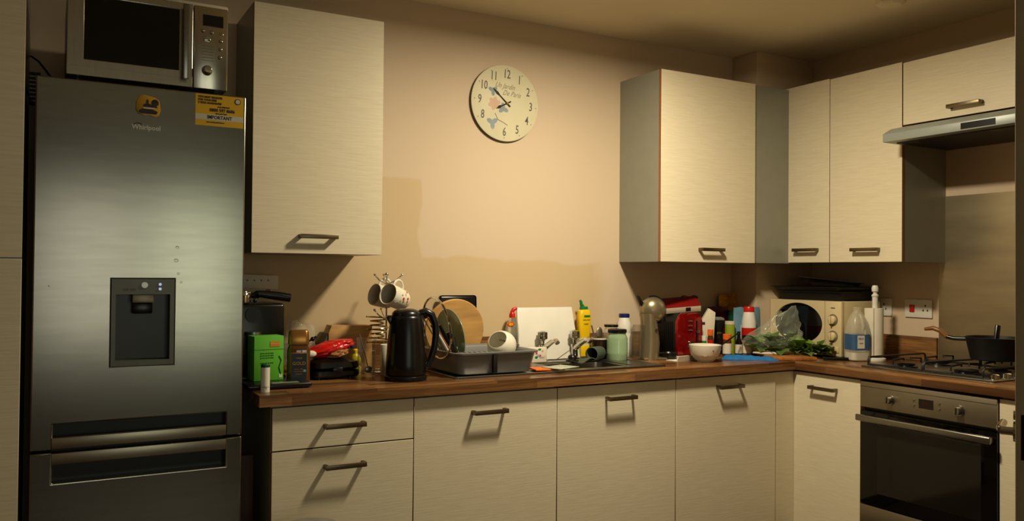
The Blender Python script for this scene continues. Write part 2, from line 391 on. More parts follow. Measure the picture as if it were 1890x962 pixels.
# wall cabinets
ZB, ZT = 1.383, 2.281
u = thing('wall_cabinet', 'cream wall cabinet on the left, above the kettle and coffee jar', 'cabinet', (.226, -.15, ZB))
G().box(-.018, .466, -.301, -.001, ZB, ZT).build('carcass', silver_m, u, world=True)
front('door', -.020, .470, ZB, ZT, -.32, .018, .219, 1.446, u, .14)
u = thing('wall_cabinet', 'cream wall cabinet right of the clock, above the toaster', 'cabinet', (2.13, -.15, ZB))
G().box(1.832, 2.434, -.301, -.001, ZB-.006, ZT-.005).build('carcass', silver_m, u, world=True)
front('door', 1.830, 2.434, ZB-.006, ZT-.006, -.32, .018, 2.132, 1.438, u, .142)
tag(origin(G().box(2.436, 2.705, -.302, -.285, ZB-.004, ZT-.004).build('filler_strip', silver_m), (2.57, -.29, ZB)), 'grey filler panel in the inner corner between the wall cabinets', 'panel')
u = thing('wall_cabinet', 'narrow cream wall cabinet next to the grey corner panel, above the cream microwave', 'cabinet', (2.85, -.42, ZB))
G().box(2.707, XW-.001, -.558, -.305, ZB, ZT).build('carcass', silver_m, u, world=True)
frontx('door', -.560, -.268, ZB, ZT+.004, 2.687, .018, -.424, 1.446, u, .142)
u = thing('wall_cabinet', 'wider cream wall cabinet directly left of the extractor hood', 'cabinet', (2.85, -.75, ZB))
G().box(2.707, XW-.001, -.953, -.562, ZB, ZT).build('carcass', silver_m, u, world=True)
frontx('door', -.955, -.560, ZB, ZT, 2.687, .018, -.772, 1.441, u, .142)
u = thing('wall_cabinet', 'short cream cabinet above the extractor hood with one handle', 'cabinet', (2.85, -1.25, 2.0))
G().box(2.707, XW-.001, -1.553, -.957, 2.0, ZT).build('carcass', silver_m, u, world=True)
frontx('door', -1.555, -.957, 1.995, ZT-.006, 2.687, .018, -1.253, 2.037, u, .142)
# extractor hood
h = thing('extractor_hood', 'slim silver extractor hood under the short cabinet', 'hood', (2.78, -1.255, 1.9))
pr = [(2.548, 1.905), (2.548, 1.942), (2.60, 1.968), (2.705, 1.992), (XW-.002, 1.992), (XW-.002, 1.905)]
g = G(); g.prism(pr, -1.555, -.957, 'y', .003)
hood_m = mat('hood_silver', (156, 162, 154), .45, .3, var=.03)
g.build('body', hood_m, h, world=True)
G().box(2.5465, 2.55, -1.455, -1.315, 1.911, 1.936).build('control_panel', black_m, h, world=True)
G().box(2.60, 2.96, -1.53, -.99, 1.900, 1.9045).build('filter', recess_m, h, world=True)
for yy in (-1.06, -1.42): G().cyl((2.62, yy, 1.902), (2.62, yy, 1.899), .022).build('hood_lamp', glass_m, h, world=True)
# steel splashback
tag(origin(G().box(XW-.004, XW-.0005, -1.96, -.921, WT+.001, 1.692).build('splashback', splash_m), (XW-.002, -1.44, WT)), 'stained brushed steel splashback behind the gas hob', 'splashback')
# oven
OY0, OY1 = -1.537, -.946; OX = 2.418
o = thing('oven', 'built in steel and black glass oven below the gas hob', 'oven', (2.7, -1.24, .15))
G().box(OX+.03, 2.98, OY0, OY1, .258, .872).build('body', recess_m, o, world=True)
pan = G().box(OX, OX+.02, OY0, OY1, .757, .866, .002).build('control_panel', steel_d, o, world=True)
G().box(OX-.001, OX+.001, OY0+.001, OY1-.001, .8445, .8457).build('seam', black_m, pan, world=True)
for yy in (-1.092, -1.392):
    k = G().cyl((OX, yy, .803), (OX-.006, yy, .803), .021, .020).cyl((OX-.006, yy, .803), (OX-.026, yy, .803), .016, .0145)
    k.box(OX-.030, OX-.024, yy-.003, yy+.003, .790, .817, .001); k.build('knob', steel_m, pan, world=True)
G().box(OX-.0015, OX+.001, -1.284, -1.222, .789, .826).build('display', lid_m, pan, world=True)
for yy in (-1.199, -1.309):
    for zz in (.796, .818): G().cyl((OX, yy, zz), (OX-.004, yy, zz), .0045, seg=12).build('button', steel_m, pan, world=True)
text('0:00', .017, mat('display_glow', (74, 22, 12), .4, emit=((200, 30, 10), .01)), pan, Vector((OX-.002, -1.253, .808))-o.location, (R(90), 0, R(-90)), 'display_digits')
dd = G().box(OX, OX+.02, OY0, OY1, .345, .742, .002).build('door', glassb_m, o, world=True)
G().box(OX-.001, OX+.002, OY0+.06, OY1-.085, .40, .69).build('window', mat('oven_window', (26, 22, 17), .08), dd, world=True)
hh = G(); hh.box(OX-.040, OX-.026, OY0+.004, OY1-.004, .700, .728, .006, 3)
for yy in (OY0+.02, OY1-.02): hh.box(OX-.030, OX, yy-.009, yy+.009, .703, .725, .003)
hh.build('handle', steel_m, dd, world=True)
G().box(OX, OX+.02, OY0, OY1, .26, .34, .002).build('lower_panel', steel_d, o, world=True)
tag(origin(G().box(2.427, 2.445, OY0, OY1, .15, .257, .001).build('oven_filler_panel', door_m), (2.436, -1.24, .15)), 'cream strip panel under the oven', 'panel')
# hob
HX0, HX1, HY0, HY1 = 2.50, 2.945, -1.478, -.886
hb = thing('gas_hob', 'steel gas hob with black wire pan supports set in the worktop', 'hob', ((HX0+HX1)/2, (HY0+HY1)/2, WT))
G().box(HX0, HX1, HY0, HY1, WT, WT+.008, .003).build('hob_plate', steel_m, hb, world=True)
burn = [(2.61, -1.03, .036), (2.84, -1.03, .045), (2.61, -1.30, .045), (2.84, -1.30, .030)]
for bx, by, br_ in burn:
    b = G().lathe([(0, 0), (br_+.012, 0), (br_+.010, .006), (br_, .010), (br_, .018), (br_-.004, .020), (0, .022)], (bx, by, WT+.008)).build('burner', black_m, hb, world=True)
for y0, y1 in ((-1.165, -.905), (-1.42, -1.17)):
    s = G(); zt = WT+.045; rr = .0042
    s.tube([(HX0+.025, y0, WT+.014), (HX0+.025, y0, zt-.008), (HX0+.03, y0, zt), (HX1-.03, y0, zt), (HX1-.02, y0, zt-.008), (HX1-.02, y0, WT+.010)], rr)
    s.tube([(HX0+.025, y1, WT+.010), (HX0+.025, y1, zt-.008), (HX0+.03, y1, zt), (HX1-.03, y1, zt), (HX1-.02, y1, zt-.008), (HX1-.02, y1, WT+.010)], rr)
    s.tube([(HX0+.025, y0, WT+.014), (HX0+.025, y1, WT+.014)], rr); s.tube([(HX1-.02, y0, WT+.016), (HX1-.02, y1, WT+.016)], rr)
    ym = (y0+y1)/2
    for cx in (2.61, 2.84):
        for dx, dy in ((-1, 0), (1, 0), (0, -1), (0, 1)):
            e = Vector((cx+dx*.095, ym+dy*(y1-y0)/2, zt)); i = Vector((cx+dx*.025, ym+dy*.025, zt+.004))
            s.tube([(e.x, e.y, zt-.02) if dx else e, e, i, (i.x, i.y, zt-.006)], rr)
    s.build('pan_support', blackm_m, hb, world=True)
for yy in (-1.445,):
    for i, xx in enumerate((2.56, 2.64, 2.72, 2.80)):
        G().lathe([(0, 0), (.019, 0), (.017, .016), (.012, .019), (0, .019)], (xx, yy, WT+.008)).build('knob', chrome_m, hb, world=True)
# casserole pan on the rear right burner
pc = Vector((2.83, -1.285, WT+.0535)); pr_ = .112
p = thing('saute_pan', 'black non stick pan with a curved brown handle standing on the hob', 'pan', pc)
G().lathe([(0, 0), (.083, 0), (.09, .004), (pr_-.003, .092), (pr_, .096), (pr_-.004, .097), (.087, .008), (0, .006)], seg=40).build('pan_body', blackm_m, p)
ha = Vector((-.10, .35, 0)).normalized()
hpth = [ha*(pr_-.002)+Vector((0, 0, .083)), ha*(pr_+.045)+Vector((0, 0, .082)), ha*(pr_+.075)+Vector((0, 0, .088)), ha*(pr_+.10)+Vector((0, 0, .112)), ha*(pr_+.13)+Vector((0, 0, .122)), ha*(pr_+.165)+Vector((0, 0, .116))]
G().tube(hpth[:3], .009, 10).build('handle_base', black_m, p)
G().tube(hpth[2:], 0, 10, rs=[.010, .011, .010, .007]).build('handle', mat('brown_handle', (128, 86, 40), .3), p, label='brown curved handle end')
sp = origin(G().box(-.014, .014, -.006, .006, 0, .15, .004, mtx=Matrix.Translation((0, 0, 0)) @ Matrix.Rotation(R(12), 4, 'Y')).build('spatula', black_m), (0, 0, 0))
sp.location = (2.79, -1.305, WT+.056); tag(sp, 'black utensil standing up in the hob pan', 'utensil')
# wall switches
def switch(name, y0, y1, z0, z1, label, cooker):
    s = thing(name, label, 'socket', (XW, (y0+y1)/2, (z0+z1)/2))
    G().box(-.009, -.0005, -(y1-y0)/2, (y1-y0)/2, -(z1-z0)/2, (z1-z0)/2, .003).build('face_plate', white_m, s)
    if cooker:
        G().box(-.014, -.008, .018, .044, -.018, .018, .003).build('rocker', red_m, s, label='red cooker switch')
        sy, ks = -.038, 1
    else: sy = .0; G().box(-.012, -.008, -.03, -.02, .014, .03, .001).build('rocker', white_m, s)
    for dy, dz in ((0, .014), (-.011, -.008), (.011, -.008)):
        G().box(-.0098, -.0085, sy+dy-.003, sy+dy+.003, dz-.0045, dz+.0045).build('pin_hole', tape_m, s)
switch('cooker_switch', -.889, -.747, 1.120, 1.207, 'white cooker switch with red rocker on the wall left of the splashback', True)
switch('plug_socket', -.675, -.590, 1.120, 1.207, 'white plug socket partly hidden behind the paper towel roll', False)
# ------------------------------------------------------------------ clock
ck = thing('wall_clock', 'large round cream wall clock with faded rose print and old style numerals', 'clock', (1.170, -.001, 2.095))
rot = Matrix.Rotation(R(90), 4, 'X')
cr = .1745
G().lathe([(0, 0), (cr, 0), (cr, .016), (cr-.004, .018), (0, .018)], seg=72, mtx=rot).build('clock_body', face_m, ck)
G().lathe([(cr-.0005, -.0), (cr+.0008, 0), (cr+.0008, .013), (cr-.0005, .013)], seg=72, mtx=rot).build('rim', mat('rim_brown', (88, 74, 54), .6), ck)
TL = R(-2.5)
def cp(r, deg): a = R(90-deg)+TL; return Vector((r*cos(a), -.0185, r*sin(a)))
for n in range(1, 13):
    if n == 7: continue
    text(str(n), .056, inkg_m, ck, cp(.133, n*30), (R(90), -TL, 0), 'numeral', sx=.68, bold=.0004)
    g = G().cyl(cp(.160, n*30), cp(.160, n*30)-Vector((0, .0005, 0)), .0022, seg=8); g.build('minute_dot', inkg_m, ck)
text('Un Jardin', .034, mat('script_ink', (150, 142, 116), .6), ck, (-.005, -.0187, .078), (R(90), R(4), 0), 'script', sx=.8, shear=.5)
text('De Paris', .034, bpy.data.materials['script_ink'], ck, (.03, -.0187, .045), (R(90), R(4), 0), 'script', sx=.8, shear=.5)
def petals(c, n, r, m, nm, off=0, l=1.6):
    g = G()
    for i in range(n):
        a = off+2*pi*i/n; d = Vector((cos(a), 0, sin(a)))
        pts = []
        for k in range(10):
            t = 2*pi*k/10; q = Vector((cos(t)*r*l, 0, sin(t)*r)); q = Matrix.Rotation(-a, 3, 'Y') @ q
            pts.append((c[0]+d.x*r*1.2+q.x, c[1]+d.z*r*1.2+q.z))
        g.prism(pts, -.0184-.00008*i, -.0175, 'y')
    g.build(nm, m, ck)
petals((-.058, -.006), 6, .0115, pink_m, 'rose_print', .3)
petals((-.012, -.026), 3, .010, bluei_m, 'leaf_print', 3.8)
petals((-.066, .052), 3, .009, bluei_m, 'leaf_print', 2.7)
petals((-.068, -.094), 3, .011, bluei_m, 'leaf_print', .6)
G().tube([(-.055, -.0187, -.05), (-.04, -.0187, -.078), (-.01, -.0187, -.09), (.01, -.0187, -.10)], .0012, 5).build('stem_print', inkg_m, ck)
for ln, wd, deg, nm in ((.062, .007, 243, 'hour_hand'), (.098, .0055, 311, 'minute_hand')):
    a = R(90-deg); d = Vector((cos(a), sin(a))); n = Vector((-d.y, d.x)); c0 = Vector((.006, .0))
    P2 = [c0-d*.022-n*.003, c0+d*ln*.5-n*wd*.35, c0+d*ln*.68-n*wd, c0+d*ln, c0+d*ln*.68+n*wd, c0+d*ln*.5+n*wd*.35, c0-d*.022+n*.003]
    G().prism([(v.x, v.y) for v in P2], -.0225, -.0215, 'y').build(nm, black_m, ck)
G().cyl((.006, -.018, 0), (.006, -.026, 0), .005, seg=14).build('spindle', gold_m, ck)
# ------------------------------------------------------------------ left wall of appliances
tu = thing('larder_unit', 'tall cream larder unit cut off by the left edge of the picture', 'cabinet', (-1.02, -.3, 0))
G().box(-1.31, -.711, -.60, -.02, .1, 2.2).build('carcass', silver_m, tu, world=True)
front('door', -1.31, -.709, .1, 1.347, -.62, .018, None, 0, tu); front('door', -1.31, -.709, 1.351, 2.2, -.62, .018, None, 0, tu)
FX0, FX1, FY, FT = -.684, -.103, -.62, 1.872
fr = thing('fridge_freezer', 'tall stainless steel fridge freezer with water dispenser and dented door', 'fridge', ((FX0+FX1)/2, -.32, 0))
G().box(FX0+.004, FX1-.004, FY+.062, -.03, .03, FT-.006, .004).build('cabinet_body', recess_m, fr, world=True)
a, b = at(97, 781, FY), at(417, 764, FY); c, d = at(97, 892, FY), at(417, 862, FY)
rx0, rx1, rzt, rzb = a.x, b.x, (a.z+b.z)/2, (c.z+d.z)/2
zs = .797
da, db = at(206, 515, FY), at(320, 672, FY); dx0, dx1, dzt, dzb = da.x, db.x, da.z, db.z
def dents(g):
    for v in g.bm.verts: pass
    return g
fdoor = G().cells([FX0, rx0, dx0, dx1, rx1, FX1], [zs+.003, rzt, dzb, dzt, FT], lambda x, z: not (rx0 < x < rx1 and z < rzt) and not (dx0 < x < dx1 and dzb < z < dzt), FY, FY+.06, 'y')
fd = fdoor.build('door', fridge_m, fr, world=True, ang=20)
bv = fd.modifiers.new('bevel', 'BEVEL'); bv.width = .004; bv.segments = 3; bv.limit_method = 'ANGLE'
fl = G().cells([FX0, rx0, rx1, FX1], [.06, rzb, zs-.003], lambda x, z: not (rx0 < x < rx1 and z > rzb), FY, FY+.06, 'y').build('freezer_door', fridge_m, fr, world=True, ang=20)
bv = fl.modifiers.new('bevel', 'BEVEL'); bv.width = .004; bv.segments = 3; bv.limit_method = 'ANGLE'
G().box(rx0-.002, rx1+.002, FY+.045, FY+.058, rzb-.002, zs-.0035).build('handle_recess', recess_m, fl, world=True)
G().box(rx0-.002, rx1+.002, FY+.045, FY+.058, zs+.0035, rzt+.002).build('handle_recess', recess_m, fd, world=True)
G().box(rx0-.002, rx1, FY-.004, FY+.012, zs+.006, zs+.038, .0012).build('handle', bar_m, fd, world=True)
G().box(rx0-.002, rx1, FY-.004, FY+.012, zs-.038, zs-.006, .0012).build('handle', bar_m, fl, world=True)
# dispenser
dsp = G().cells([dx0, dx0+.012, dx1-.012, dx1], [dzb, dzb+.016, dzt-.046, dzt], lambda x, z: not (dx0+.012 < x < dx1-.012 and dzb+.016 < z < dzt-.046), FY-.002, FY+.055, 'y').build('water_dispenser', mat('dispenser_grey', (96, 94, 84), .4, .4), fr, world=True)
G().box(dx0+.004, dx1-.004, FY+.050, FY+.056, dzb+.01, dzt-.04).build('dispenser_back', mat('dispenser_dark', (52, 50, 44), .35), dsp, world=True)
dm = (dx0+dx1)/2
G().box(dm-.030, dm+.030, FY+.004, FY+.05, dzt-.072, dzt-.046, .003).build('nozzle_block', steel_d, dsp, world=True)
G().box(dm-.028, dm+.028, FY+.02, FY+.048, dzt-.105, dzt-.072, .004).build('paddle', black_m, dsp, world=True)
G().cyl((dm+.003, FY-.002, dzt-.018), (dm+.003, FY-.005, dzt-.018), .009).build('button', steel_m, dsp, world=True)
for i, z in enumerate((dzt-.016, dzt-.030)): G().cyl((dm+.046, FY-.002, z), (dm+.046, FY-.0045, z), .0042, seg=12).build('indicator', mat('led%d' % i, (190, 200, 220), .3, emit=((190, 205, 255), .5)), dsp, world=True)
for x in (dm-.055, dm-.035): G().box(x, x+.014, FY-.0028, FY-.0018, dzt-.035, dzt-.028).build('icon', inkg_m, dsp, world=True)
# dents: shallow pressed buttons in the steel
for px, py, r in ((327, 457, .010), (325, 481, .012), (329, 505, .008), (334, 521, .007), (91, 528, .005)):
    q = at(px, py, FY); G().sph((q.x, FY+r*.475, q.z), (r*2.0, r*.50, r*1.5), 32).build('dent', fridge_m, fd, world=True)
q = at(270, 236, FY)
text('Whirlpool', .020, inkl_m, fr, q-fr.location+Vector((0, -.001, 0)), name='brand_lettering', sx=.95, ext=.0008, bold=.0004)
g = G().tube([(q.x-.034, FY-.0012, q.z+.009), (q.x-.026, FY-.0012, q.z+.013), (q.x-.012, FY-.0012, q.z+.010)], .0012, 6); g.build('brand_swoosh', chrome_m, fr, world=True)
# magnet
q = at(274, 196, FY-.002)
mg = thing('fridge_magnet', 'yellow rounded fridge magnet with a dark pagoda scene', 'magnet', (q.x, FY, q.z))
ol = [(.032, .004), (.030, .018), (.018, .027), (.004, .030), (-.012, .033), (-.026, .028), (-.034, .010), (-.035, -.012), (-.026, -.026), (-.010, -.030), (.004, -.027), (.018, -.033), (.030, -.026), (.034, -.010)]
G().prism(ol, -.006, -.0005, 'y', .001).build('magnet_body', mat('magnet_yellow', (196, 150, 40), .35, var=.1), mg)
dk = mat('magnet_dark', (40, 22, 14), .4)
G().prism([(-.016, -.001), (-.012, .005), (-.006, .007), (-.006, .016), (-.003, .020), (0, .016), (0, .007), (.010, .004), (.022, .000), (.026, -.004), (-.014, -.003)], -.0068, -.0058, 'y').build('pagoda_print', dk, mg)
G().prism([(-.028, -.018), (-.020, -.010), (.012, -.010), (.026, -.016), (.022, -.024), (.008, -.024), (-.006, -.024), (-.022, -.024)], -.0068, -.0058, 'y').build('boat_print', dk, mg)
G().sph((.018, -.0062, .010), (.011, .0008, .011), 10).build('tree_print', dk, mg)
G().box(-.014, .018, -.0068, -.0058, -.0085, -.0055).build('stripe_print', paper_m, mg)
# sticker
qa, qb = at(361, 170, FY), at(449, 238, FY)
sw, sh = qb.x-qa.x, .098; sz = qa.z-sh/2-.003
st = thing('warranty_sticker', 'yellow and white notice sticker at the top right of the fridge door', 'sticker', ((qa.x+qb.x)/2, FY, sz))
G().box(-sw/2, sw/2, -.0012, -.0002, -sh/2, sh/2).build('sticker_sheet', mat('sticker_yellow', (204, 160, 6), .5, var=.02), st)
G().box(-sw/2, sw/2, -.0016, -.0012, -sh/2+.018, -sh/2+.036).build('white_band', mat('sticker_white', (196, 190, 168), .5), st)
for s_, sz_, x_, z_, ax in (('YOU MUST REGISTER', .0088, -sw/2+.008, .040, 'LEFT'), ('FOR YOUR FREE', .0088, -sw/2+.008, .031, 'LEFT'), ('2 YEAR GUARANTEE', .0088, -sw/2+.008, .022, 'LEFT'), ('CALL FREE NOW', .0055, .012, .012, 'CENTER'),
                            ('0800 597 8606', .0145, .008, .001, 'CENTER'), ('lines open 7 days', .0055, .005, -.009, 'CENTER'), ('IMPORTANT', .0155, .0, -.022, 'CENTER'), ('please read this notice before use', .0045, -.012, -.037, 'CENTER')):
    text(s_, sz_, tape_m, st, (x_, -.0018, z_), ax=ax, name='print', sx=.86, ext=.0002, bold=.0003)
G().cyl((sw/2-.018, -.001, .034), (sw/2-.018, -.002, .034), .0095).build('roundel', tape_m, st)
G().cyl((sw/2-.018, -.002, .034), (sw/2-.018, -.0026, .034), .0072).build('roundel_centre', bpy.data.materials['sticker_white'], st)
# steel microwave on the fridge
MY = -.60; ma = at(122, 136, MY); mb = at(418, 162, MY); mt_ = at(424, 14, MY)
mw0, mw1 = ma.x, mb.x+.002; mz0 = FT+.016; mz1 = mt_.z-.008
mw = thing('microwave', 'stainless steel microwave with dark door standing on top of the fridge', 'microwave', ((mw0+mw1)/2, -.42, FT))
G().box(mw0, mw1, MY+.022, -.22, mz0, mz1, .004).build('casing', mat('casing_grey', (110, 104, 92), .35, .7), mw, world=True)
for x in (mw0+.03, mw1-.03):
    for y in (MY+.05, -.26): G().cyl((x, y, FT+.0005), (x, y, mz0+.001), .014, seg=14).build('foot', black_m, mw, world=True)
px0 = at(357, 80, MY).x
H = mz1-mz0
wx_0, wx_1 = at(155, 60, MY).x, at(331, 60, MY).x
md = G().cells([mw0, wx_0, wx_1, px0-.001], [mz0, mz0+.050, mz1-.022, mz1], lambda x, z: not (wx_0 < x < wx_1 and mz0+.05 < z < mz1-.022), MY, MY+.022, 'y').build('door', mws_m, mw, world=True, ang=20)
bv = md.modifiers.new('bevel', 'BEVEL'); bv.width = .002; bv.segments = 2; bv.limit_method = 'ANGLE'
G().box(wx_0-.002, wx_1+.002, MY+.003, MY+.01, mz0+.048, mz1-.02).build('window', glassb_m, md, world=True)
G().box(mw0, px0, MY-.0006, MY+.001, mz0+.0275, mz0+.0290).build('seam', steel_d, md, world=True)
hx0 = at(338, 80, MY-.03).x
g = G().box(hx0, hx0+.019, MY-.034, MY-.024, mz0+.018, mz1-.010, .003)
for z in (mz0+.026, mz1-.03): g.box(hx0+.003, hx0+.016, MY-.028, MY, z, z+.008, .001)
g.build('handle', steel_m, md, world=True)
mp_ = G().box(px0+.001, mw1, MY, MY+.022, mz0, mz1, .003).build('control_panel', mws_m, mw, world=True)
pw = mw1-px0
def ppt(fx, fz): return px0+pw*fx, mz0+H*fz
x, z = ppt(.26, .78); x2, z2 = ppt(.86, .90)
G().box(x, x2, MY-.0012, MY+.001, z-.004, z2).build('display', black_m, mp_, world=True)
for fx, fz in ((.27, .70), (.52, .69), (.81, .685), (.79, .60), (.78, .50), (.77, .40)):
    x, z = ppt(fx, fz); G().lathe([(0, .006), (.0035, .0055), (.0055, .003), (.0062, 0)], (x, MY, z), 16, rot).build('button', chrome_m, mp_, world=True)
x, z = ppt(.39, .60); G().box(x-.011, x+.011, MY-.005, MY, z-.006, z+.006, .0035, 3).build('button', chrome_m, mp_, world=True)
x, z = ppt(.40, .225); G().lathe([(0, .022), (.010, .0215), (.0125, .019), (.0145, .004), (.016, 0)], (x, MY, z), 28, rot).build('dial', chrome_m, mp_, world=True)
for i in range(6):
    x, z = ppt(.25, .52-.035*i); G().box(x, x+.034, MY-.0008, MY, z, z+.0012).build('print_line', inkg_m, mp_, world=True)
q = at(300, 0, -.5)
tag(origin(G().box(-.34, -.15, -.56, -.30, mz1+.002, mz1+.022, .006).build('tray', card_m), (-.25, -.43, mz1+.002)), 'pale tray lying on top of the steel microwave', 'tray')
# cable and vent behind
cb = G(); pts = [at(*p, -.45) for p in ((98, 148), (86, 132), (72, 114), (58, 104), (49, 104), (45, 118), (45, 140), (48, 165), (55, 184), (66, 192))]
cb.tube(pts, .0032, 8); cb = cb.build('power_cable', black_m); origin(cb, pts[0]); tag(cb, 'black power cable looping beside the top of the fridge', 'cable')
vt = thing('wall_vent', 'small slatted vent in the gap left of the fridge top', 'vent', at(55, 160, -.05))
for i in range(7): G().box(-.03, .03, -.004, .0, -.05+i*.014, -.045+i*.014, .001, mtx=Matrix.Rotation(R(0), 4, 'X')).build('slat', inkl_m, vt)
G().box(-.032, .032, .0005, .049, -.056, .052).build('vent_body', mat('vent_dark', (70, 60, 46), .6), vt)
# ------------------------------------------------------------------ sink and taps
sk = thing('sink', 'stainless steel inset sink with bowl, lying under the taps', 'sink', ((SX0+SX1)/2, (SY0+SY1)/2, WT))
g = G().cells([SX0, BX0+.004, BX1-.004, SX1], [SY0, BY0+.004, BY1-.004, SY1], lambda x, y: not (BX0 < x < BX1 and BY0 < y < BY1), WT+.0005, WT+.004)
g.box(SX0, SX1, SY0, SY0+.008, WT+.0005, WT+.008, .002).box(SX0, SX1, SY1-.008, SY1, WT+.0005, WT+.008, .002).box(SX0, SX0+.008, SY0, SY1, WT+.0005, WT+.008, .002).box(SX1-.008, SX1, SY0, SY1, WT+.0005, WT+.008, .002)
g.build('sink_top', steel_m, sk, world=True)
g = G(); b = bmesh.new(); r0 = []; r1 = []
def rrect(x0, x1, y0, y1, r, z, n=6):
    out = []
    for cx, cy, a0 in ((x1-r, y1-r, 0), (x0+r, y1-r, 90), (x0+r, y0+r, 180), (x1-r, y0+r, 270)):
        for i in range(n+1): a = R(a0+90*i/n); out.append((cx+r*cos(a), cy+r*sin(a), z))
    return out
rings = [rrect(BX0+.001, BX1-.001, BY0+.001, BY1-.001, .006, WT+.003), rrect(BX0+.012, BX1-.012, BY0+.012, BY1-.012, .04, WT-.004), rrect(BX0+.02, BX1-.02, BY0+.02, BY1-.02, .05, WT-.13), rrect(BX0+.05, BX1-.05, BY0+.05, BY1-.05, .04, WT-.15)]
VR = [[b.verts.new(p) for p in r] for r in rings]
for A, B in zip(VR, VR[1:]):
    for i in range(len(A)): b.faces.new((A[i], A[(i+1) % len(A)], B[(i+1) % len(A)], B[i]))
b.faces.new(VR[-1]); g._add(b); g.build('bowl', steel_m, sk, world=True)
g = G()
for i in range(7): g.box(.86, 1.16, -.42+i*.045, -.412+i*.045, WT+.004, WT+.0065, .001)
g.build('drainer_ridges', steel_m, sk, world=True)
G().cyl((1.42, -.3, WT-.1495), (1.42, -.3, WT-.146), .035).build('plug_hole', chrome_m, sk, world=True)
def tap(x, label):
    t = thing('pillar_tap', label, 'tap', (x, -.105, WT+.004), 0, 'pillar taps at the back of the sink')
    G().lathe([(0, 0), (.026, 0), (.024, .008), (.016, .014), (.015, .05), (.018, .062), (.018, .072), (.0, .078)]).tube([(0, 0, .052), (0, -.02, .060), (0, -.06, .082), (0, -.095, .098), (0, -.118, .100), (0, -.128, .090)], 0, 12, rs=[.014, .014, .012, .011, .0105, .0115]).build('tap_body', chrome_m, t)
    hd = G().lathe([(0, .074), (.008, .076), (.010, .090), (.021, .100), (.023, .118), (.019, .132), (.008, .137), (0, .137)], seg=24)
    for i in range(6): a = i*pi/3; hd.cyl((.021*cos(a), .021*sin(a), .100), (.0205*cos(a), .0205*sin(a), .130), .0045, seg=8)
    hd.build('tap_head', chrome_m, t)
    return t
tap(1.325, 'left chrome pillar tap on the sink, in front of the floral box')
tap(1.500, 'right chrome pillar tap on the sink, above the black plug')
pg = thing('sink_plug', 'black rubber sink plug on its chain in front of the right tap', 'plug', (1.455, -.155, WT+.004))
G().lathe([(0, 0), (.030, 0), (.031, .004), (.022, .008), (.020, .02), (.014, .026), (0, .026)]).build('stopper', black_m, pg)
G().tube([(.0, 0, .026), (-.01, .01, .045), (-.03, .02, .03), (-.06, .035, .006), (-.09, .03, .004)], .0018, 6).build('chain', chrome_m, pg)
# ------------------------------------------------------------------ helpers for pots, bottles
def px_box(px0, px1, Y):   # width and centre x from photo pixels
    a, b = at(px0, 640, Y), at(px1, 640, Y); return (a.x+b.x)/2, (b-a).length
def bottle(name, label, cat, loc, prof, m, cap=None, capm=None, lab=None, labm=None, group=None, seg=28):
    """prof: outline (r,z); cap: outline; lab: (r, z0, z1) printed sleeve"""
    t = thing(name, label, cat, loc, 0, group)
    G().lathe(prof, seg=seg).build('body', m, t)
    if cap: G().lathe(cap, seg=seg).build('cap', capm, t)
    if lab: G().lathe([(lab[0], lab[1]), (lab[0]+.0006, lab[1]), (lab[0]+.0006, lab[2]), (lab[0], lab[2])], seg=seg).build('paper_label', labm, t)
    return t
def toward(p):   # z rotation that turns -y towards the camera
    return math.atan2(CAM.y-p[1], CAM.x-p[0])+pi/2
# --- left corner group
p = Vector((-.008, -.515, WT)); t = thing('lip_balm_tube', 'small white tube with dark green cap standing at the front left corner of the worktop', 'tube', p, toward(p))
G().cyl((0, 0, 0), (0, 0, .082), .0148, seg=24).build('body', white_m, t); G().lathe([(.0148, .0822), (.0148, .090), (.011, .094), (0, .095)], seg=24).build('cap', dgreen_m, t)
text('LaCure', .008, inkg_m, t, (0, -.0152, .018), name='lettering')
p = Vector((.045, -.40, WT)); t = thing('kitchen_scale', 'flat black kitchen scale with a grey display under the green tea box', 'scale', p)
G().box(-.105, .115, -.085, .10, .003, .020, .007, 3).build('scale_body', black_m, t); G().box(-.02, .072, -.079, -.045, .0195, .0212, .001).build('display', mat('lcd_grey', (120, 130, 104), .25), t)
for x in (-.08, .09):
    for y in (-.06, .08): G().cyl((x, y, .0), (x, y, .004), .01, seg=12).build('foot', black_m, t)
p = Vector((.026, -.355, WT+.0205)); rz = R(6); t = thing('tea_box', 'bright green tea carton with an orange panel standing on the scale', 'box', p, rz)
G().box(-.050, .055, -.036, .036, 0, .155, .0015).build('carton', lime_m, t)
G().box(-.050, .055, -.0368, -.0358, .108, .1092).box(-.018, -.014, -.0368, -.0358, .106, .1092).build('flap_seam', mat('lime_dark', (52, 110, 26), .6), t)
G().box(.006, .040, -.0372, -.0362, .118, .136).build('orange_panel', mat('orange_print', (214, 130, 24), .5), t); text('ORGANIC', .0075, mat('cream_print', (230, 210, 150), .5), t, (.023, -.0376, .127), name='lettering')
dgp = mat('leaf_print', (30, 92, 34), .6)
for i, zz in enumerate((.096, .088, .080, .062)): text('green tea & mint', .007, dgp, t, (-.005, -.0366, zz), name='lettering')
G().tube([(.045, -.0366, .02), (.038, -.0366, .045), (.046, -.0366, .07), (.038, -.0366, .085)], .0018, 5).build('leaf_drawing', dgp, t)
G().box(.038, .050, -.0372, -.0362, .008, .022).build('logo_square', mat('pale_print', (200, 220, 170), .5), t)
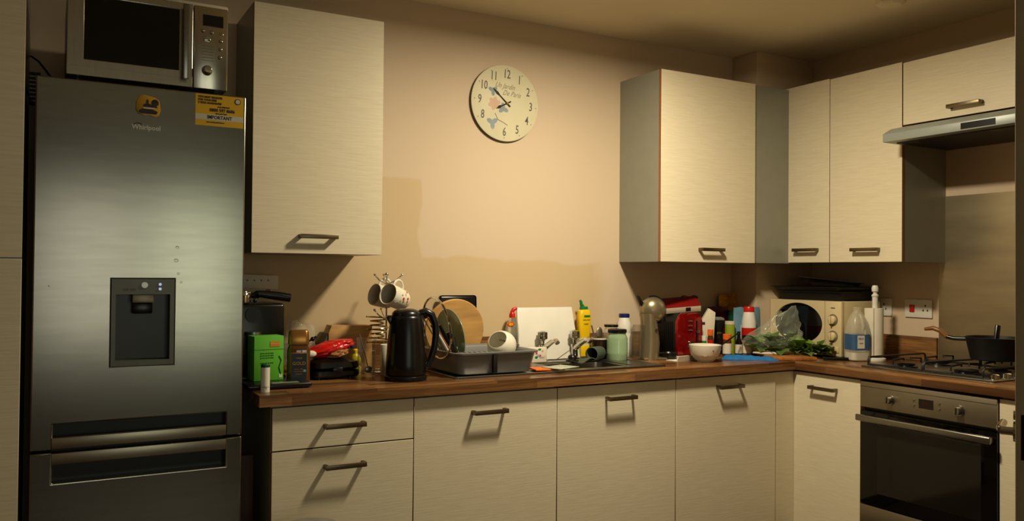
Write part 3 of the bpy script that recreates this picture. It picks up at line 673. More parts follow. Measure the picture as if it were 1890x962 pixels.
# espresso machine
p = Vector((-.02, -.185, WT)); t = thing('espresso_machine', 'black espresso machine behind the green tea box', 'coffee maker', p)
G().box(-.07, .135, -.09, .10, .03, .285, .012, 3).build('housing', black_m, t); G().box(-.07, .135, -.112, .10, 0, .028, .006).build('base', black_m, t)
G().cyl((.02, -.09, .245), (.02, -.10, .245), .028).build('steam_knob', blackm_m, t); G().lathe([(0, 0), (.03, 0), (.03, .015), (0, .015)], (.02, -.1, .17)).build('brew_head', steel_m, t)
p = Vector((-.035, -.24, WT+.2855)); t = thing('portafilter', 'portafilter with chrome ring and black handle lying on the espresso machine', 'coffee filter', p)
G().lathe([(.026, .004), (.034, .004), (.036, .040), (.034, .044), (.030, .042), (.028, .010), (0, .010)]).lathe([(.037, .030), (.039, .033), (.037, .038)]).build('filter_ring', chrome_m, t)
G().tube([(.036, 0, .026), (.050, 0, .030), (.058, 0, .032)], 0, 10, rs=[.009, .012, .016]).tube([(.058, 0, .034), (.075, 0, .033), (.13, -.004, .026), (.175, -.006, .018)], 0, 14, rs=[.013, .0135, .016, .0155]).build('handle', black_m, t)
G().sph((.046, -.012, .010), .0075).build('rivet', black_m, t)
p = Vector((.045, -.06, WT)); t = thing('paper_carton', 'off white printed carton standing behind the espresso machine', 'box', Vector((.03, -.05, 1.195)))
t.location = (.045, -.055, WT)
G().box(-.075, .070, -.02, .035, 0, .375, .003).build('carton', card_m, t)
G().box(-.078, .078, -.026, -.0205, .335, .388, .001, mtx=Matrix.Rotation(R(2), 4, 'Y')).build('open_flap', paper_m, t)
for i in range(5): G().box(-.055+i*.026, -.050+i*.026, -.0268, -.0258, .364, .370).build('mark', inkg_m, t)
G().box(.045, .062, -.0212, -.0202, .322, .332).build('brown_mark', edge_m, t)
# coffee jar
p = Vector((.150, -.335, WT)); rz = toward(p)*.7; t = thing('coffee_jar', 'square glass jar of instant coffee with gold lid and black label', 'jar', p, rz)
def rsq(h, c, z, n=4): return rrect(-h, h, -h*.72, h*.72, c, z, n)
def loft(g, rings, cap=True):
    b = bmesh.new(); V = [[b.verts.new(q) for q in r] for r in rings]
    for A, B in zip(V, V[1:]):
        for i in range(len(A)): b.faces.new((A[i], A[(i+1) % len(A)], B[(i+1) % len(A)], B[i]))
    if cap: b.faces.new(V[0][::-1]); b.faces.new(V[-1])
    bmesh.ops.recalc_face_normals(b, faces=b.faces)
    return g._add(b)
gj_m = mat('coffee_glass', (92, 54, 24), .08, var=.15, coat=1)
loft(G(), [rsq(.036, .012, 0), rsq(.040, .014, .006), rsq(.040, .014, .118), rsq(.036, .014, .132), rsq(.033, .012, .138)]).build('jar_body', gj_m, t)
loft(G(), [rsq(.036, .012, .139), rsq(.037, .013, .142), rsq(.034, .012, .186), rsq(.030, .011, .190)]).build('lid', gold_m, t)
G().box(-.030, .030, -.0300, -.0291, .012, .112, .0004).build('gold_border', gold_m, t); G().box(-.027, .027, -.0306, -.0299, .016, .108).build('black_label', black_m, t)
text('GOLD', .017, gold_m, t, (0, -.0309, .072), name='lettering'); text('roast', .010, gold_m, t, (0, -.0309, .092), name='lettering'); text('instant coffee', .006, gold_m, t, (0, -.0309, .052), name='lettering')
G().box(-.018, .018, -.0310, -.0304, .043, .044).box(-.012, .012, -.0310, -.0304, .034, .035).build('rule', gold_m, t); G().cyl((.020, -.0304, .046), (.020, -.0310, .046), .005, seg=14).build('emblem', lblue_m, t)
# sandwich toaster, bread bag, clear bag
p = Vector((.300, -.225, WT)); t = thing('sandwich_grill', 'low black clamshell grill with the red bread bag lying on it', 'grill', p, R(0))
loft(G(), [rrect(-.09, .09, -.085, .085, .03, .008), rrect(-.095, .095, -.09, .09, .035, .014), rrect(-.095, .095, -.09, .09, .035, .030), rrect(-.088, .088, -.084, .084, .03, .034)]).build('lower_shell', black_m, t)
loft(G(), [rrect(-.088, .088, -.084, .084, .03, .038), rrect(-.096, .096, -.091, .091, .04, .044), rrect(-.092, .092, -.088, .088, .045, .064), rrect(-.06, .06, -.06, .06, .04, .076)]).build('upper_shell', black_m, t)
for x in (-.06, .06):
    for y in (-.06, .06): G().cyl((x, y, 0), (x, y, .010), .010, seg=12).build('foot', black_m, t)
G().box(-.02, .02, -.105, -.085, .030, .046, .004).build('latch', black_m, t)
c1 = Vector((.285, -.235, WT+.108)); m = Matrix.Rotation(R(-14), 4, 'Y')
def bagshape(L, w_, h_, amp, seed, mtx, c, flat=None):
    g = G(); g.sph((0, 0, 0), 1, 48)
    for v in g.bm.verts:
        q = v.co.copy(); e = abs(q.x)
        tw = 1-.15*max(0, e-.6)/.4
        n = mn.fractal(q*2.2+Vector((seed*5, 0, 0)), .8, 2, 4)
        q = Vector((q.x*L, q.y*w_*tw, q.z*h_*tw))*(1+amp*n)
        v.co = mtx @ q + c
        if flat is not None and v.co.z < flat: v.co.z = flat
    return g
t = thing('bread_bag', 'glossy red bread bag slumped on the black grill', 'bag', Vector((.285, -.235, WT+.0775)))
bg = bagshape(.105, .055, .028, .16, 3, m, c1, WT+.0775); bg.build('wrapper', rbag_m, t, world=True)
bg = bagshape(.045, .045, .018, .2, 5, m, c1+Vector((.03, -.022, -.015)), WT+.0775); bg.build('bread_window', mat('bread', (190, 130, 70), .6, var=.2), t, world=True)
q = c1+Vector((-.075, -.045, -.012)); G().sph(q, (.022, .012, .013), 14).build('white_print', paper_m, t, world=True)
q = c1+Vector((.085, -.035, .008)); G().sph(q, (.007, .016, .007), 10).build('blue_print', navy_m, t, world=True)
t = thing('plastic_bag', 'crumpled clear plastic bag behind the coffee jar', 'bag', Vector((.22, -.10, WT)))
blob((.215, -.085, WT+.10), (.06, .05, .105), .35, 1.6, 2, 32, WT).build('film', bagc_m, t, world=True)
blob((.24, -.095, WT+.05), (.075, .03, .05), .3, 1.6, 4, 28, WT).build('film_fold', bagc_m, t, world=True)
q = at(577, 626, -.16); t = thing('bag_clip', 'small black clip on the plastic bag', 'clip', q)
G().sph((0, 0, 0), .009, 12).cyl((-.014, 0, -.008), (.012, 0, .008), .004).build('clip_body', black_m, t); G().sph((.013, -.002, .010), .004, 8).build('chrome_bead', chrome_m, t)
# wooden block and mill
qa, qb = at(602, 600, -.06), at(682, 600, -.06)
t = thing('wooden_box', 'pale wooden bread box low against the wall behind the bread bag', 'box', Vector(((qa.x+qb.x)/2, -.06, WT)))
hw = (qb.x-qa.x)/2
G().prism([(-hw, 0), (hw, 0), (hw, qb.z-WT), (-hw+.012, qa.z-WT), (-hw, qa.z-WT-.03)], -.035, .035, 'y', .002).build('box_body', wood_m, t)
G().prism([(-hw-.024, .01), (-hw-.002, .01), (-hw-.002, .155), (-hw-.022, .11)], -.03, .03, 'y').build('grey_end', felt_m, t)
p = Vector((.410, -.20, WT)); t = bottle('lemon_bottle', 'small yellow squeeze bottle between the grill and the drinking glass', 'bottle', p, [(0, 0), (.018, 0), (.021, .005), (.021, .030), (.016, .038), (.021, .046), (.021, .062), (.014, .078), (.009, .084), (0, .084)], lemon_m, [(.010, .0845), (.010, .097), (.006, .101), (0, .101)], yell_m, (.0213, .012, .029), mat('pale_yellow', (214, 200, 120), .5))
p = Vector((.425, -.285, WT)); t = thing('drinking_glass', 'clear glass tumbler of water with a spoon, left of the kettle', 'glass', p)
G().lathe([(0, .001), (.030, .001), (.033, .006), (.038, .150), (.0355, .150), (.031, .012), (0, .010)], seg=36).build('tumbler', glass_m, t)
water_m = clear('water_tint', (150, 132, 96), .10, .03)
G().lathe([(0, .0105), (.0305, .0125), (.0345, .100), (0, .100)], seg=36).build('water', water_m, t)
t = thing('teaspoon', 'steel teaspoon standing in the glass tumbler', 'spoon', p+Vector((0, 0, .014)))
G().sph((.004, -.012, .016), (.016, .004, .013), 16).tube([(.002, -.010, .024), (-.006, .005, .08), (-.022, .026, .150)], .0022, 8).build('spoon_body', steel_m, t)
# ------------------------------------------------------------------ mug tree
MTX = Vector((.545, -.175, WT)); t = thing('mug_tree', 'chrome wire mug tree behind the kettle', 'mug stand', MTX)
g = G().tube([(0, 0, .006), (0, 0, .392)], .0035, 10); g.sph((0, 0, .394), .0075, 12)
g.build('pole', chrome_m, t)
G().tube([(.068*cos(i*pi/12), .068*sin(i*pi/12), .004) for i in range(24)], .0035, 8, closed=True).tube([(-.068, 0, .004), (.068, 0, .004)], .003, 8).tube([(0, -.068, .004), (0, .068, .004)], .003, 8).build('base_ring', chrome_m, t)
def arm(z, a, L=.062):
    d = Vector((cos(R(a)), sin(R(a)), 0))
    g = G().tube([Vector((0, 0, z-.02)), d*.012+Vector((0, 0, z-.018)), d*L*.6+Vector((0, 0, z-.006)), d*L+Vector((0, 0, z+.016))], .0028, 8); g.sph(d*L+Vector((0, 0, z+.017)), .0048, 10)
    g.build('arm', chrome_m, t)
for z, a in ((.375, 200), (.375, 325), (.375, 80), (.235, 200), (.235, 330), (.235, 90)): arm(z, a)
g = G()
pts = [((.034+.010*sin(i*.11))*cos(i*2*pi/20)-.040, (.034+.01*sin(i*.11))*sin(i*2*pi/20)-.01, .115+i*.00085) for i in range(130)]
g.tube(pts, .0030, 6); g.build('wire_coil', mat('brass_wire', (176, 158, 104), .2, 1), t, label='coiled brass coloured wire holder')
def mug(label, c, tilt, yaw, r=.040, h=.092, m=cera_m, hang=True, grp=None, pattern=False):
    t = thing('mug', label, 'mug', c, 0, grp)
    mt = Matrix.Rotation(yaw, 4, 'Z') @ Matrix.Rotation(tilt, 4, 'Y')
    G().lathe([(0, 0), (r*.80, 0), (r*.86, .004), (r, .018), (r, h-.002), (r-.0015, h), (r-.004, h-.002), (r-.004, .018), (r*.7, .008), (0, .007)], mtx=mt, seg=36).build('mug_body', m, t)
    pts = [mt @ Vector((0, r-.002+.030*sin(a), h*.5+.028*cos(a))) for a in [pi*i/12 for i in range(13)]] if hang != 'x' else [mt @ Vector(((r-.002+.030*sin(a)), 0, h*.5+.028*cos(a))) for a in [pi*i/12 for i in range(13)]]
    G().tube(pts, .0048, 10).build('handle', m, t)
    if pattern:
        for i in range(12):
            a = random.uniform(-2.0, -.6); z = random.uniform(.02, .07)
            q = mt @ Vector((r*1.004*cos(a), r*1.004*sin(a), z)); nn = (mt.to_3x3() @ Vector((cos(a), sin(a), 0)))
            G().cyl(q, q+nn*.0008, random.uniform(.003, .0055), seg=8).build('flower_print', (redi_m, redi_m, pink_m, lemon_m)[i % 4], t)
    return t
# mugs hang tipped with their mouths towards the lower left
mug('white mug with red flower print hanging on the right of the mug tree', at(745, 556, -.23), R(-72), R(28), hang='x', pattern=True, grp='mugs on the mug tree', r=.043, h=.10)
mug('plain white mug hanging at the left of the mug tree, behind the patterned one', at(722, 552, -.15), R(-76), R(14), hang='x', grp='mugs on the mug tree', r=.045, h=.085)
t = mug('white mug standing low behind the kettle under the mug tree', Vector((.515, -.262, WT)), 0, R(0), r=.026, h=.12, grp='mugs on the mug tree')
# ------------------------------------------------------------------ kettle
p = Vector((.530, -.425, WT)); rz = R(-14); t = thing('kettle', 'tall glossy black electric kettle in front of the mug tree', 'kettle', p, rz)
G().lathe([(0, 0), (.078, 0), (.080, .006), (.080, .016), (.074, .020), (0, .020)], seg=40).build('power_base', black_m, t)
G().lathe([(0, .021), (.074, .021), (.076, .026), (.075, .06), (.068, .16), (.060, .228), (.058, .236), (.054, .240), (0, .240)], seg=48).build('kettle_body', black_m, t)
G().lathe([(.0545, .2405), (.053, .250), (.044, .260), (.025, .266), (0, .267)], seg=40).build('lid', black_m, t)
G().prism([(-.060, .205), (-.076, .235), (-.070, .241), (-.05, .241)], -.018, .018, 'y', .003).build('spout', black_m, t)
G().tube([(.050, 0, .250), (.072, 0, .256), (.096, 0, .243), (.110, 0, .21), (.113, 0, .17), (.108, 0, .12), (.094, 0, .075), (.078, 0, .048), (.068, 0, .046)], 0, 14, rs=[.012, .014, .0145, .0135, .013, .013, .0125, .011, .010]).build('handle', black_m, t)
wa = R(-140)
mw_ = Matrix.Rotation(R(22), 4, 'Z')
G().box(-.068, .0, -.0, .0, 0, 0)
g = G()
pp = []
for i in range(9):
    z = .06+i*.0145; rr = .0762-(z-.04)*.066+.001
    pp.append((z, rr))
bmw = bmesh.new(); A_ = []
for z, rr in pp:
    A_.append([bmw.verts.new((rr*cos(a), rr*sin(a), z)) for a in (wa-.11, wa-.05, wa+.05, wa+.11)])
for X_, Y_ in zip(A_, A_[1:]):
    for i in range(3): bmw.faces.new((X_[i], X_[i+1], Y_[i+1], Y_[i]))
g._add(bmw); g.build('water_window', mat('water_window', (66, 62, 50), .25), t)
# ------------------------------------------------------------------ dish rack
RX0, RX1, RY0, RY1 = .715, 1.075, -.485, -.135
t = thing('dish_rack', 'grey plastic dish drainer standing on the left side of the sink', 'dish rack', ((RX0+RX1)/2, (RY0+RY1)/2, WT+.009))
def rk(e, z, r=.03): return rrect(RX0+e, RX1-e, RY0+e, RY1-e, r, z)
RZ = WT+.010
loft(G(), [rk(.022, RZ), rk(.018, RZ+.004), rk(.004, RZ+.074), rk(-.006, RZ+.078), rk(-.007, RZ+.084), rk(-.003, RZ+.086), rk(.003, RZ+.083), rk(.008, RZ+.076), rk(.021, RZ+.010), rk(.03, RZ+.007)]).build('rack_body', grey_m, t, world=True)
g = G()
for i in range(7):
    x = RX0+.05+i*.022; g.box(x, x+.008, RY0+.014, RY0+.10, RZ+.055, RZ+.080, .002)
g.box(RX0+.015, RX1-.2, RY0+.10, RY0+.106, RZ+.01, RZ+.078, .001)
g.build('cutlery_slots', mat('rack_light', (120, 122, 122), .4), t, world=True)
g = G()
for i in range(8): y = RY0+.135+i*.022; g.tube([(RX0+.14, y, RZ+.012), (RX0+.14, y, RZ+.05), (RX0+.15, y, RZ+.056), (RX0+.16, y, RZ+.05), (RX0+.16, y, RZ+.012)], .003, 6)
g.build('plate_prongs', grey_m, t, world=True)
g = G()
g.box(.868, .886, RY0-.006, RY0+.010, RZ+.004, RZ+.074, .002)  # dark strip on the solid front, painting the shaded gap between the two sections
g.build('gap_shade_strip', recess_m, t, world=True)
t = origin(G().box(RX1-.075, RX1+.005, RY0+.16, RY0+.20, RZ+.088, RZ+.094, .002, mtx=Matrix.Identity(4)).build('metal_scraper', steel_d), (RX1-.03, RY0+.18, RZ+.09))
t.rotation_euler = (0, R(16), 0); t.location.z = RZ+.100; tag(t, 'dark metal scraper lying on the right rim of the dish drainer', 'scraper')
# plate, lid, bowl, cutlery in the rack
def disc(name, label, cat, c, r, yaw, lean, prof, m, sub=None, group=None, seg=56):
    o = thing(name, label, cat, c)
    mt = Matrix.Rotation(yaw, 4, 'Z') @ Matrix.Rotation(lean, 4, 'Y')
    o.matrix_world = Matrix.Translation(c) @ mt
    G().lathe(prof, seg=seg, mtx=Matrix.Rotation(pi/2, 4, 'Y')).build('dish', m, o)
    return o
pcn = at(843, 608, -.30); r = .117
o = thing('dinner_plate', 'green glazed plate standing on edge in the dish drainer', 'plate', (0, 0, 0))
o.matrix_world = Matrix.Translation((pcn.x, -.275, RZ+.014+r)) @ Matrix.Rotation(R(5), 4, 'Z') @ Matrix.Rotation(R(-6), 4, 'Y')
G().lathe([(0, .0), (r*.55, 0), (r*.62, .004), (r, .017), (r, .020), (r*.62, .008), (r*.5, .005), (0, .005)], seg=56, mtx=Matrix.Rotation(-pi/2, 4, 'Y')).build('plate_disc', gplate_m, o)
r = .122; lcn = at(822, 598, -.40)
o = thing('glass_lid', 'round glass pan lid with a steel rim standing in the dish drainer', 'lid', (0, 0, 0))
o.matrix_world = Matrix.Translation((lcn.x-.01, -.34, RZ+.052+r)) @ Matrix.Rotation(R(2), 4, 'Z') @ Matrix.Rotation(R(-8), 4, 'Y')
mt = Matrix.Rotation(pi/2, 4, 'Y')
G().tube([mt @ Vector((r*cos(i*pi/24), r*sin(i*pi/24), 0)) for i in range(48)], .0042, 8, closed=True).build('steel_rim', chrome_m, o)
G().lathe([(r-.002, 0), (r*.8, .010), (r*.4, .020), (0, .024)], seg=48, mtx=mt).build('glass_disc', clear('lid_glass', (120, 124, 112), .0, .04), o)
# cutlery
def stick(name, label, cat, p0, p1, m, head=None, hm=None, rr=.005, group='cutlery in the dish drainer'):
    p0, p1 = Vector(p0), Vector(p1); o = thing(name, label, cat, p0, 0, group)
    d = p1-p0
    G().tube([d*0, d*.5, d], 0, 8, rs=[rr*.8, rr, rr*.9]).build('handle', m, o)
    if head: head(G(), d).build('head', hm, o)
    return o
def spoonhead(g, d):
    e = d+d.normalized()*.02
    return g.sph(e, (.016, .005, .022), 16)
def blade(g, d):
    e = d.normalized(); n = e.cross(Vector((0, 1, 0))).normalized()*.009
    b = bmesh.new(); q = [d-n, d+n, d+e*.06+n*.6, d+e*.07-n*.6]; f = [b.verts.new(v+Vector((0, s*.0008, 0))) for s in (-1, 1) for v in q]
    b.faces.new(f[:4]); b.faces.new(f[4:][::-1])
    for i in range(4): b.faces.new((f[i], f[(i+1) % 4], f[4+(i+1) % 4], f[4+i]))
    return g._add(b)
cy = RY0+.075
def cpt(px, py, Y=None): return at(px, py, cy if Y is None else Y)
stick('wooden_spoon', 'long wooden spoon leaning left in the cutlery slots of the drainer', 'spoon', cpt(832, 648), cpt(790, 586), mat('spoon_wood', (150, 90, 44), .5), spoonhead, black_m, .005)
stick('table_spoon', 'steel spoon upright in the cutlery slots beside the glass lid', 'spoon', cpt(818, 648), cpt(805, 604), steel_m, spoonhead, steel_m, .003)
stick('kitchen_knife', 'black handled knife sticking up in the cutlery slots', 'knife', cpt(838, 652), cpt(811, 600), black_m, None, None, .0075)
stick('kitchen_knife', 'short black handled knife lowest in the cutlery slots, right of the other knife', 'knife', cpt(842, 654), cpt(826, 614), black_m, None, None, .0065)
stick('peeler', 'white handled peeler standing in the cutlery slots', 'peeler', cpt(828, 650), cpt(806, 612), white_m, None, None, .006)
stick('table_fork', 'steel fork standing in the cutlery slots nearest the green plate', 'fork', cpt(846, 652), cpt(840, 622), chrome_m, None, None, .003)
stick('whisk', 'thin black handled whisk leaning far left over the kettle handle', 'whisk', cpt(812, 640), cpt(776, 578, -.42), steel_d, None, None, .003)
stick('spatula', 'brown spatula leaning flat at the bottom of the cutlery slots', 'spatula', cpt(836, 655), cpt(796, 600, cy+.02), mat('dark_wood', (104, 56, 26), .5), None, None, .006)
# white bowl on its side
bc = at(926, 638, -.30); o = thing('mixing_bowl', 'round white bowl tipped on its side at the right end of the drainer', 'bowl', bc)
mt = Matrix.Rotation(R(38), 4, 'Z') @ Matrix.Rotation(R(-58), 4, 'Y')
mt = (Vector((-.62, -.42, .55)).normalized()).to_track_quat('Z', 'Y').to_matrix().to_4x4()
rb = .062; prof = [(0, -rb)]+[(rb*cos(a), rb*sin(a)) for a in [R(-85+i*11) for i in range(13)]]
prof += [(prof[-1][0]-.003, prof[-1][1]+.001)]+[((rb-.004)*cos(a), (rb-.004)*sin(a)) for a in [R(47-i*11) for i in range(13)]]+[(0, -rb+.004)]
G().lathe(prof, seg=44, mtx=mt).build('bowl_body', cera_m, o)
# boards behind
o = tag(origin(G().lathe([(0, -.009), (.137, -.009), (.140, -.005), (.140, .005), (.137, .009), (0, .009)], seg=64, mtx=Matrix.Rotation(R(97), 4, 'X')).build('round_chopping_board', wood_m, ang=30), (0, 0, -.14)), 'round pale wooden board leaning on the wall behind the drainer', 'chopping board')
q = at(841, 640, -.062); o.location = (q.x+.0, -.080, WT+.010)
o.location.x = at(888, 600, -.06).x-.141
qa, qb = at(826, 546, -.03), at(878, 546, -.03)
o = tag(origin(G().box(-.09, .09, -.006, .006, 0, qb.z-WT+.002, .012, 3, mtx=Matrix.Rotation(R(-2.5), 4, 'X')).build('baking_tray', black_m), (0, 0, 0)), 'black rectangular tray leaning on the wall behind the round board', 'tray')
o.location = (qb.x-.09, -.045, WT+.001)
# soap bottle
p = Vector((at(943, 640, -.135).x, -.06, WT)); p.x = at(945, 640, -.06).x
t = thing('spray_bottle', 'clear washing up bottle with a bright red cap behind the white bowl', 'bottle', p)
loft(G(), [rrect(-.030, .030, -.018, .018, .015, z) for z in (0, .06)]+[rrect(-.034, .034, -.018, .018, .015, .12), rrect(-.028, .030, -.016, .016, .014, .17), rrect(-.014, .020, -.012, .012, .010, .20)]).build('body', plas_m, t)
G().lathe([(.014, .201), (.014, .218), (.008, .226), (0, .226)], (.0, 0, 0)).tube([(-.004, 0, .222), (.006, 0, .238), (.022, 0, .243)], 0, 10, rs=[.008, .009, .0075]).build('cap', red_m, t)
G().sph((-.020, -.020, .172), (.020, .002, .011), 16).build('orange_label', mat('orange_red_print', (206, 74, 14), .4), t)
G().cyl((-.022, -.0215, .172), (-.022, -.0225, .172), .006, seg=12).cyl((-.014, -.0215, .172), (-.014, -.0225, .172), .005, seg=12).build('yellow_print', yell_m, t)
G().sph((-.01, -.0, .11), (.02, .012, .006), 10).build('green_tag', green_m, t)
# white board
qa, qb = at(949, 571, -.03), at(1050, 571, -.03)
o = thing('white_chopping_board', 'large white plastic chopping board leaning on the wall behind the taps', 'chopping board', ((qa.x+qb.x)/2+.004, -.085, WT+.006))
o.rotation_euler = (R(-10), 0, 0); hw = (qb.x-qa.x)/2
G().prism([(-hw-.008, 0), (hw+.022, 0), (hw, .242), (-hw, .242)], -.006, .006, 'y', .003).build('board_body', white_m, o)
# floral box
qa, qb = at(966, 640, -.16), at(1010, 640, -.16)
o = thing('tissue_box', 'small floral patterned box behind the left tap', 'box', ((qa.x+qb.x)/2+.012, -.052, WT+.0045))
o.location = (at(988, 650, -.145).x, -.145, WT+.0045); hw = .052
G().box(-hw, hw, -.016, .016, 0, .066, .003).build('box_body', paper_m, o)
for i in range(16):
    x = random.uniform(-hw+.008, hw-.008); z = random.uniform(.008, .058); G().sph((x, -.0165, z), (random.uniform(.004, .009), .0007, random.uniform(.004, .007)), 8).build('flower_print', (redi_m, green_m, pink_m, mat('lilac%d' % i, (176, 160, 190), .5))[i % 4], o)
# sponge cloth
o = tag(origin(G().box(-.055, .075, -.04, .04, 0, .007, .003, mtx=Matrix.Rotation(R(-8), 4, 'Z')).build('sponge_cloth', orange_m), (0, 0, 0)), 'bright orange sponge cloth at the front of the sink by the drainer', 'sponge'); o.location = (1.135, -.435, WT+.0085)
q = at(1040, 683, -.40); o = tag(origin(G().box(-.065, .065, -.05, .05, 0, .002, .0008, mtx=Matrix.Rotation(R(20), 4, 'Z')).build('mesh_scourer', mat('pale_mesh', (176, 184, 160), .5, var=.2, scale=60)), (0, 0, 0)), 'flat pale sink mat at the front edge of the sink bowl', 'mat'); o.location = (1.20, -.452, WT+.0165)
# yellow cleaner
p = Vector((at(1077, 640, -.055).x, -.055, WT)); t = thing('cleaner_bottle', 'yellow cleaning bottle with green flip cap right of the white board', 'bottle', p)
ys = [(.0, .030, .019), (.01, .034, .021), (.07, .032, .020), (.10, .028, .018), (.13, .033, .020), (.20, .036, .021), (.225, .030, .018), (.232, .018, .014)]
loft(G(), [rrect(-a, a, -b_, b_, b_*.8, z) for z, a, b_ in ys[:4]]).build('lower_body', mat('cloudy_body', (206, 206, 150), .25, var=.05), t)
loft(G(), [rrect(-a, a, -b_, b_, b_*.8, z) for z, a, b_ in [(.1005, .0285, .0185)]+ys[4:]]).build('upper_body', yell_m, t)
loft(G(), [rrect(-.020, .020, -.014, .014, .010, .233), rrect(-.019, .019, -.013, .013, .010, .246)]).tube([(-.006, 0, .246), (-.014, 0, .256), (-.016, 0, .268), (-.022, 0, .276)], 0, 10, rs=[.010, .008, .007, .006]).build('cap', green_m, t)
G().box(-.030, .030, -.0222, -.0208, .012, .062, .0004).build('lower_label', yell_m, t); G().box(.004, .024, -.0228, -.0222, .018, .046).build('barcode', paper_m, t)
for i in range(3): G().box(.006, .022, -.0232, -.0227, .022+i*.008, .026+i*.008).build('bar', inkg_m, t)
G().box(-.012, .022, -.0222, -.0208, .196, .206, .0004).build('green_print', green_m, t); text('lemon fresh', .008, dgp, t, (.002, -.0225, .184), name='lettering'); text('cream', .010, dgp, t, (.0, -.0225, .165), name='lettering')
G().box(-.024, .02, -.0216, -.0200, .075, .096, .0004).build('pale_label', paper_m, t)
# brown mug with spoons
p = Vector((at(1106, 640, -.12).x, -.12, WT)); t = thing('cutlery_mug', 'dark brown mug holding spoons behind the sink', 'mug', p)
G().lathe([(0, 0), (.034, 0), (.037, .004), (.038, .098), (.036, .100), (.034, .097), (.033, .008), (0, .006)]).build('mug_body', brown_m, t)
G().lathe([(.0385, .094), (.0385, .101), (.035, .101)]).build('pale_rim', card_m, t)
stick('serving_spoon', 'large steel spoon leaning left out of the brown mug', 'spoon', p+Vector((0, 0, .01)), p+Vector((-.045, -.0, .16)), steel_d, None, None, .004, 'spoons in the brown mug')
stick('serving_spoon', 'rounded steel spoon bowl facing up from the brown mug', 'spoon', p+Vector((.01, 0, .01)), p+Vector((-.005, -.01, .10)), steel_d, lambda g, d: g.sph(d+Vector((-.002, 0, .024)), (.019, .006, .028), 16), steel_d, .004, 'spoons in the brown mug')
# rubber caddy
c_ = Vector((at(1100, 655, -.17).x, -.17, WT+.034)); t = thing('scourer_holder', 'grey green rubber sponge holder lying on its side right of the taps', 'sponge holder', c_)
ax = Vector((-.85, -.5, 0)).normalized().to_track_quat('Z', 'Y').to_matrix().to_4x4()
G().lathe([(.024, -.045), (.030, -.045), (.033, .045), (.029, .047), (.026, .04), (.024, -.035), (0, -.038)], mtx=ax, seg=32).build('cup', felt_m, t)
g = G(); b = bmesh.new(); n = 16
for i in range(n+1):
    u = i/n; x = -.02-.12*u; z = -.026+.010*sin(u*6)-.002
    for y in (-.035, .030): b.verts.new((x, y+(-.02*u), z)); b.verts.new((x, y-.02*u, z+.004))
b.verts.ensure_lookup_table(); V = b.verts
for i in range(n):
    a = i*4; c = a+4
    b.faces.new((V[a], V[a+2], V[c+2], V[c])); b.faces.new((V[a+1], V[c+1], V[c+3], V[a+3])); b.faces.new((V[a], V[c], V[c+1], V[a+1])); b.faces.new((V[a+2], V[a+3], V[c+3], V[c+2]))
b.faces.new((V[0], V[1], V[3], V[2])); b.faces.new((V[n*4], V[n*4+2], V[n*4+3], V[n*4+1])); g._add(b).build('strap', felt_m, t)
# glass jars, milk bottle
p = Vector((at(1139, 640, -.20).x, -.20, WT)); t = bottle('storage_jar', 'ribbed pale green glass jar with black lid in front of the coffee machine', 'jar', p, [(0, 0), (.044, 0), (.048, .006), (.048, .03), (.0495, .035), (.048, .04), (.0495, .05), (.048, .055), (.0495, .065), (.048, .07), (.0495, .08), (.048, .085), (.049, .10), (.044, .115), (.040, .122), (.040, .130), (0, .130)], juice_m, [(.043, .129), (.044, .131), (.044, .143), (.040, .146), (0, .146)], black_m, seg=36)
p = Vector((at(1128, 620, -.10).x, -.10, WT)); t = bottle('storage_jar', 'clear glass jar with dark lid behind the green jar', 'jar', p, [(0, 0), (.034, 0), (.036, .005), (.036, .13), (.030, .142), (.030, .150), (0, .150)], plas_m, [(.034, .149), (.034, .160), (0, .161)], black_m)
p = Vector((at(1152, 600, -.06).x, -.06, WT)); t = bottle('milk_bottle', 'white milk bottle with navy cap behind the glass jars', 'bottle', p, [(0, 0), (.036, 0), (.038, .006), (.038, .11), (.0365, .115), (.038, .12), (.038, .14), (.032, .165), (.024, .190), (0, .192)], white_m, [(.026, .191), (.026, .207), (.022, .209), (0, .209)], navy_m)
# ------------------------------------------------------------------ capsule coffee machine
q = at(1200, 655, -.24); p = Vector((q.x, -.24, WT)); rz = R(-14); t = thing('capsule_machine', 'champagne coloured capsule coffee machine with a round head and black nozzle', 'coffee maker', p, rz)
col = [(.0, .043, .036), (.02, .043, .036), (.08, .040, .034), (.15, .040, .034), (.195, .047, .038), (.21, .05, .04)]
prof_l = [(-.048, 0), (-.046, .03), (-.042, .08), (-.042, .13), (-.044, .18), (-.047, .215)]
prof_r = [(.034, 0), (.038, .03), (.040, .08), (.034, .13), (.026, .18), (.03, .215)]
rings = [[( (l[0]+r_[0])/2 + (r_[0]-l[0])/2*1.12*cos(a), .044*sin(a), l[1]) for a in [2*pi*i/28 for i in range(28)]] for l, r_ in zip(prof_l, prof_r)]
loft(G(), rings).build('column', olive_m, t)
G().sph((.012, 0, .234), (.064, .052, .062), 32).build('head', olive_m, t)
G().tube([(.012+.062*cos(a), 0, .234+.062*sin(a)) for a in [R(110-i*13) for i in range(14)]], .0075, 10).build('head_band', black_m, t)
G().lathe([(0, 0), (.024, .0), (.028, .020), (.022, .038), (0, .04)], (.056, 0, .172)).build('nozzle', black_m, t)
G().cyl((.06, -.0, .21), (.085, 0, .205), .006).build('lever', black_m, t)
G().prism([(-.052, .252), (-.074, .298), (-.062, .302), (-.046, .276), (-.030, .262)], -.010, .010, 'y', .002).build('locking_lever', black_m, t)
G().cyl((.012, -.042, .140), (.012, -.0445, .140), .0085).build('power_button', mat('ring_button', (60, 40, 34), .4), t)
G().box(-.048, .075, -.040, .04, 0, .012, .005).build('base', olive_m, t)
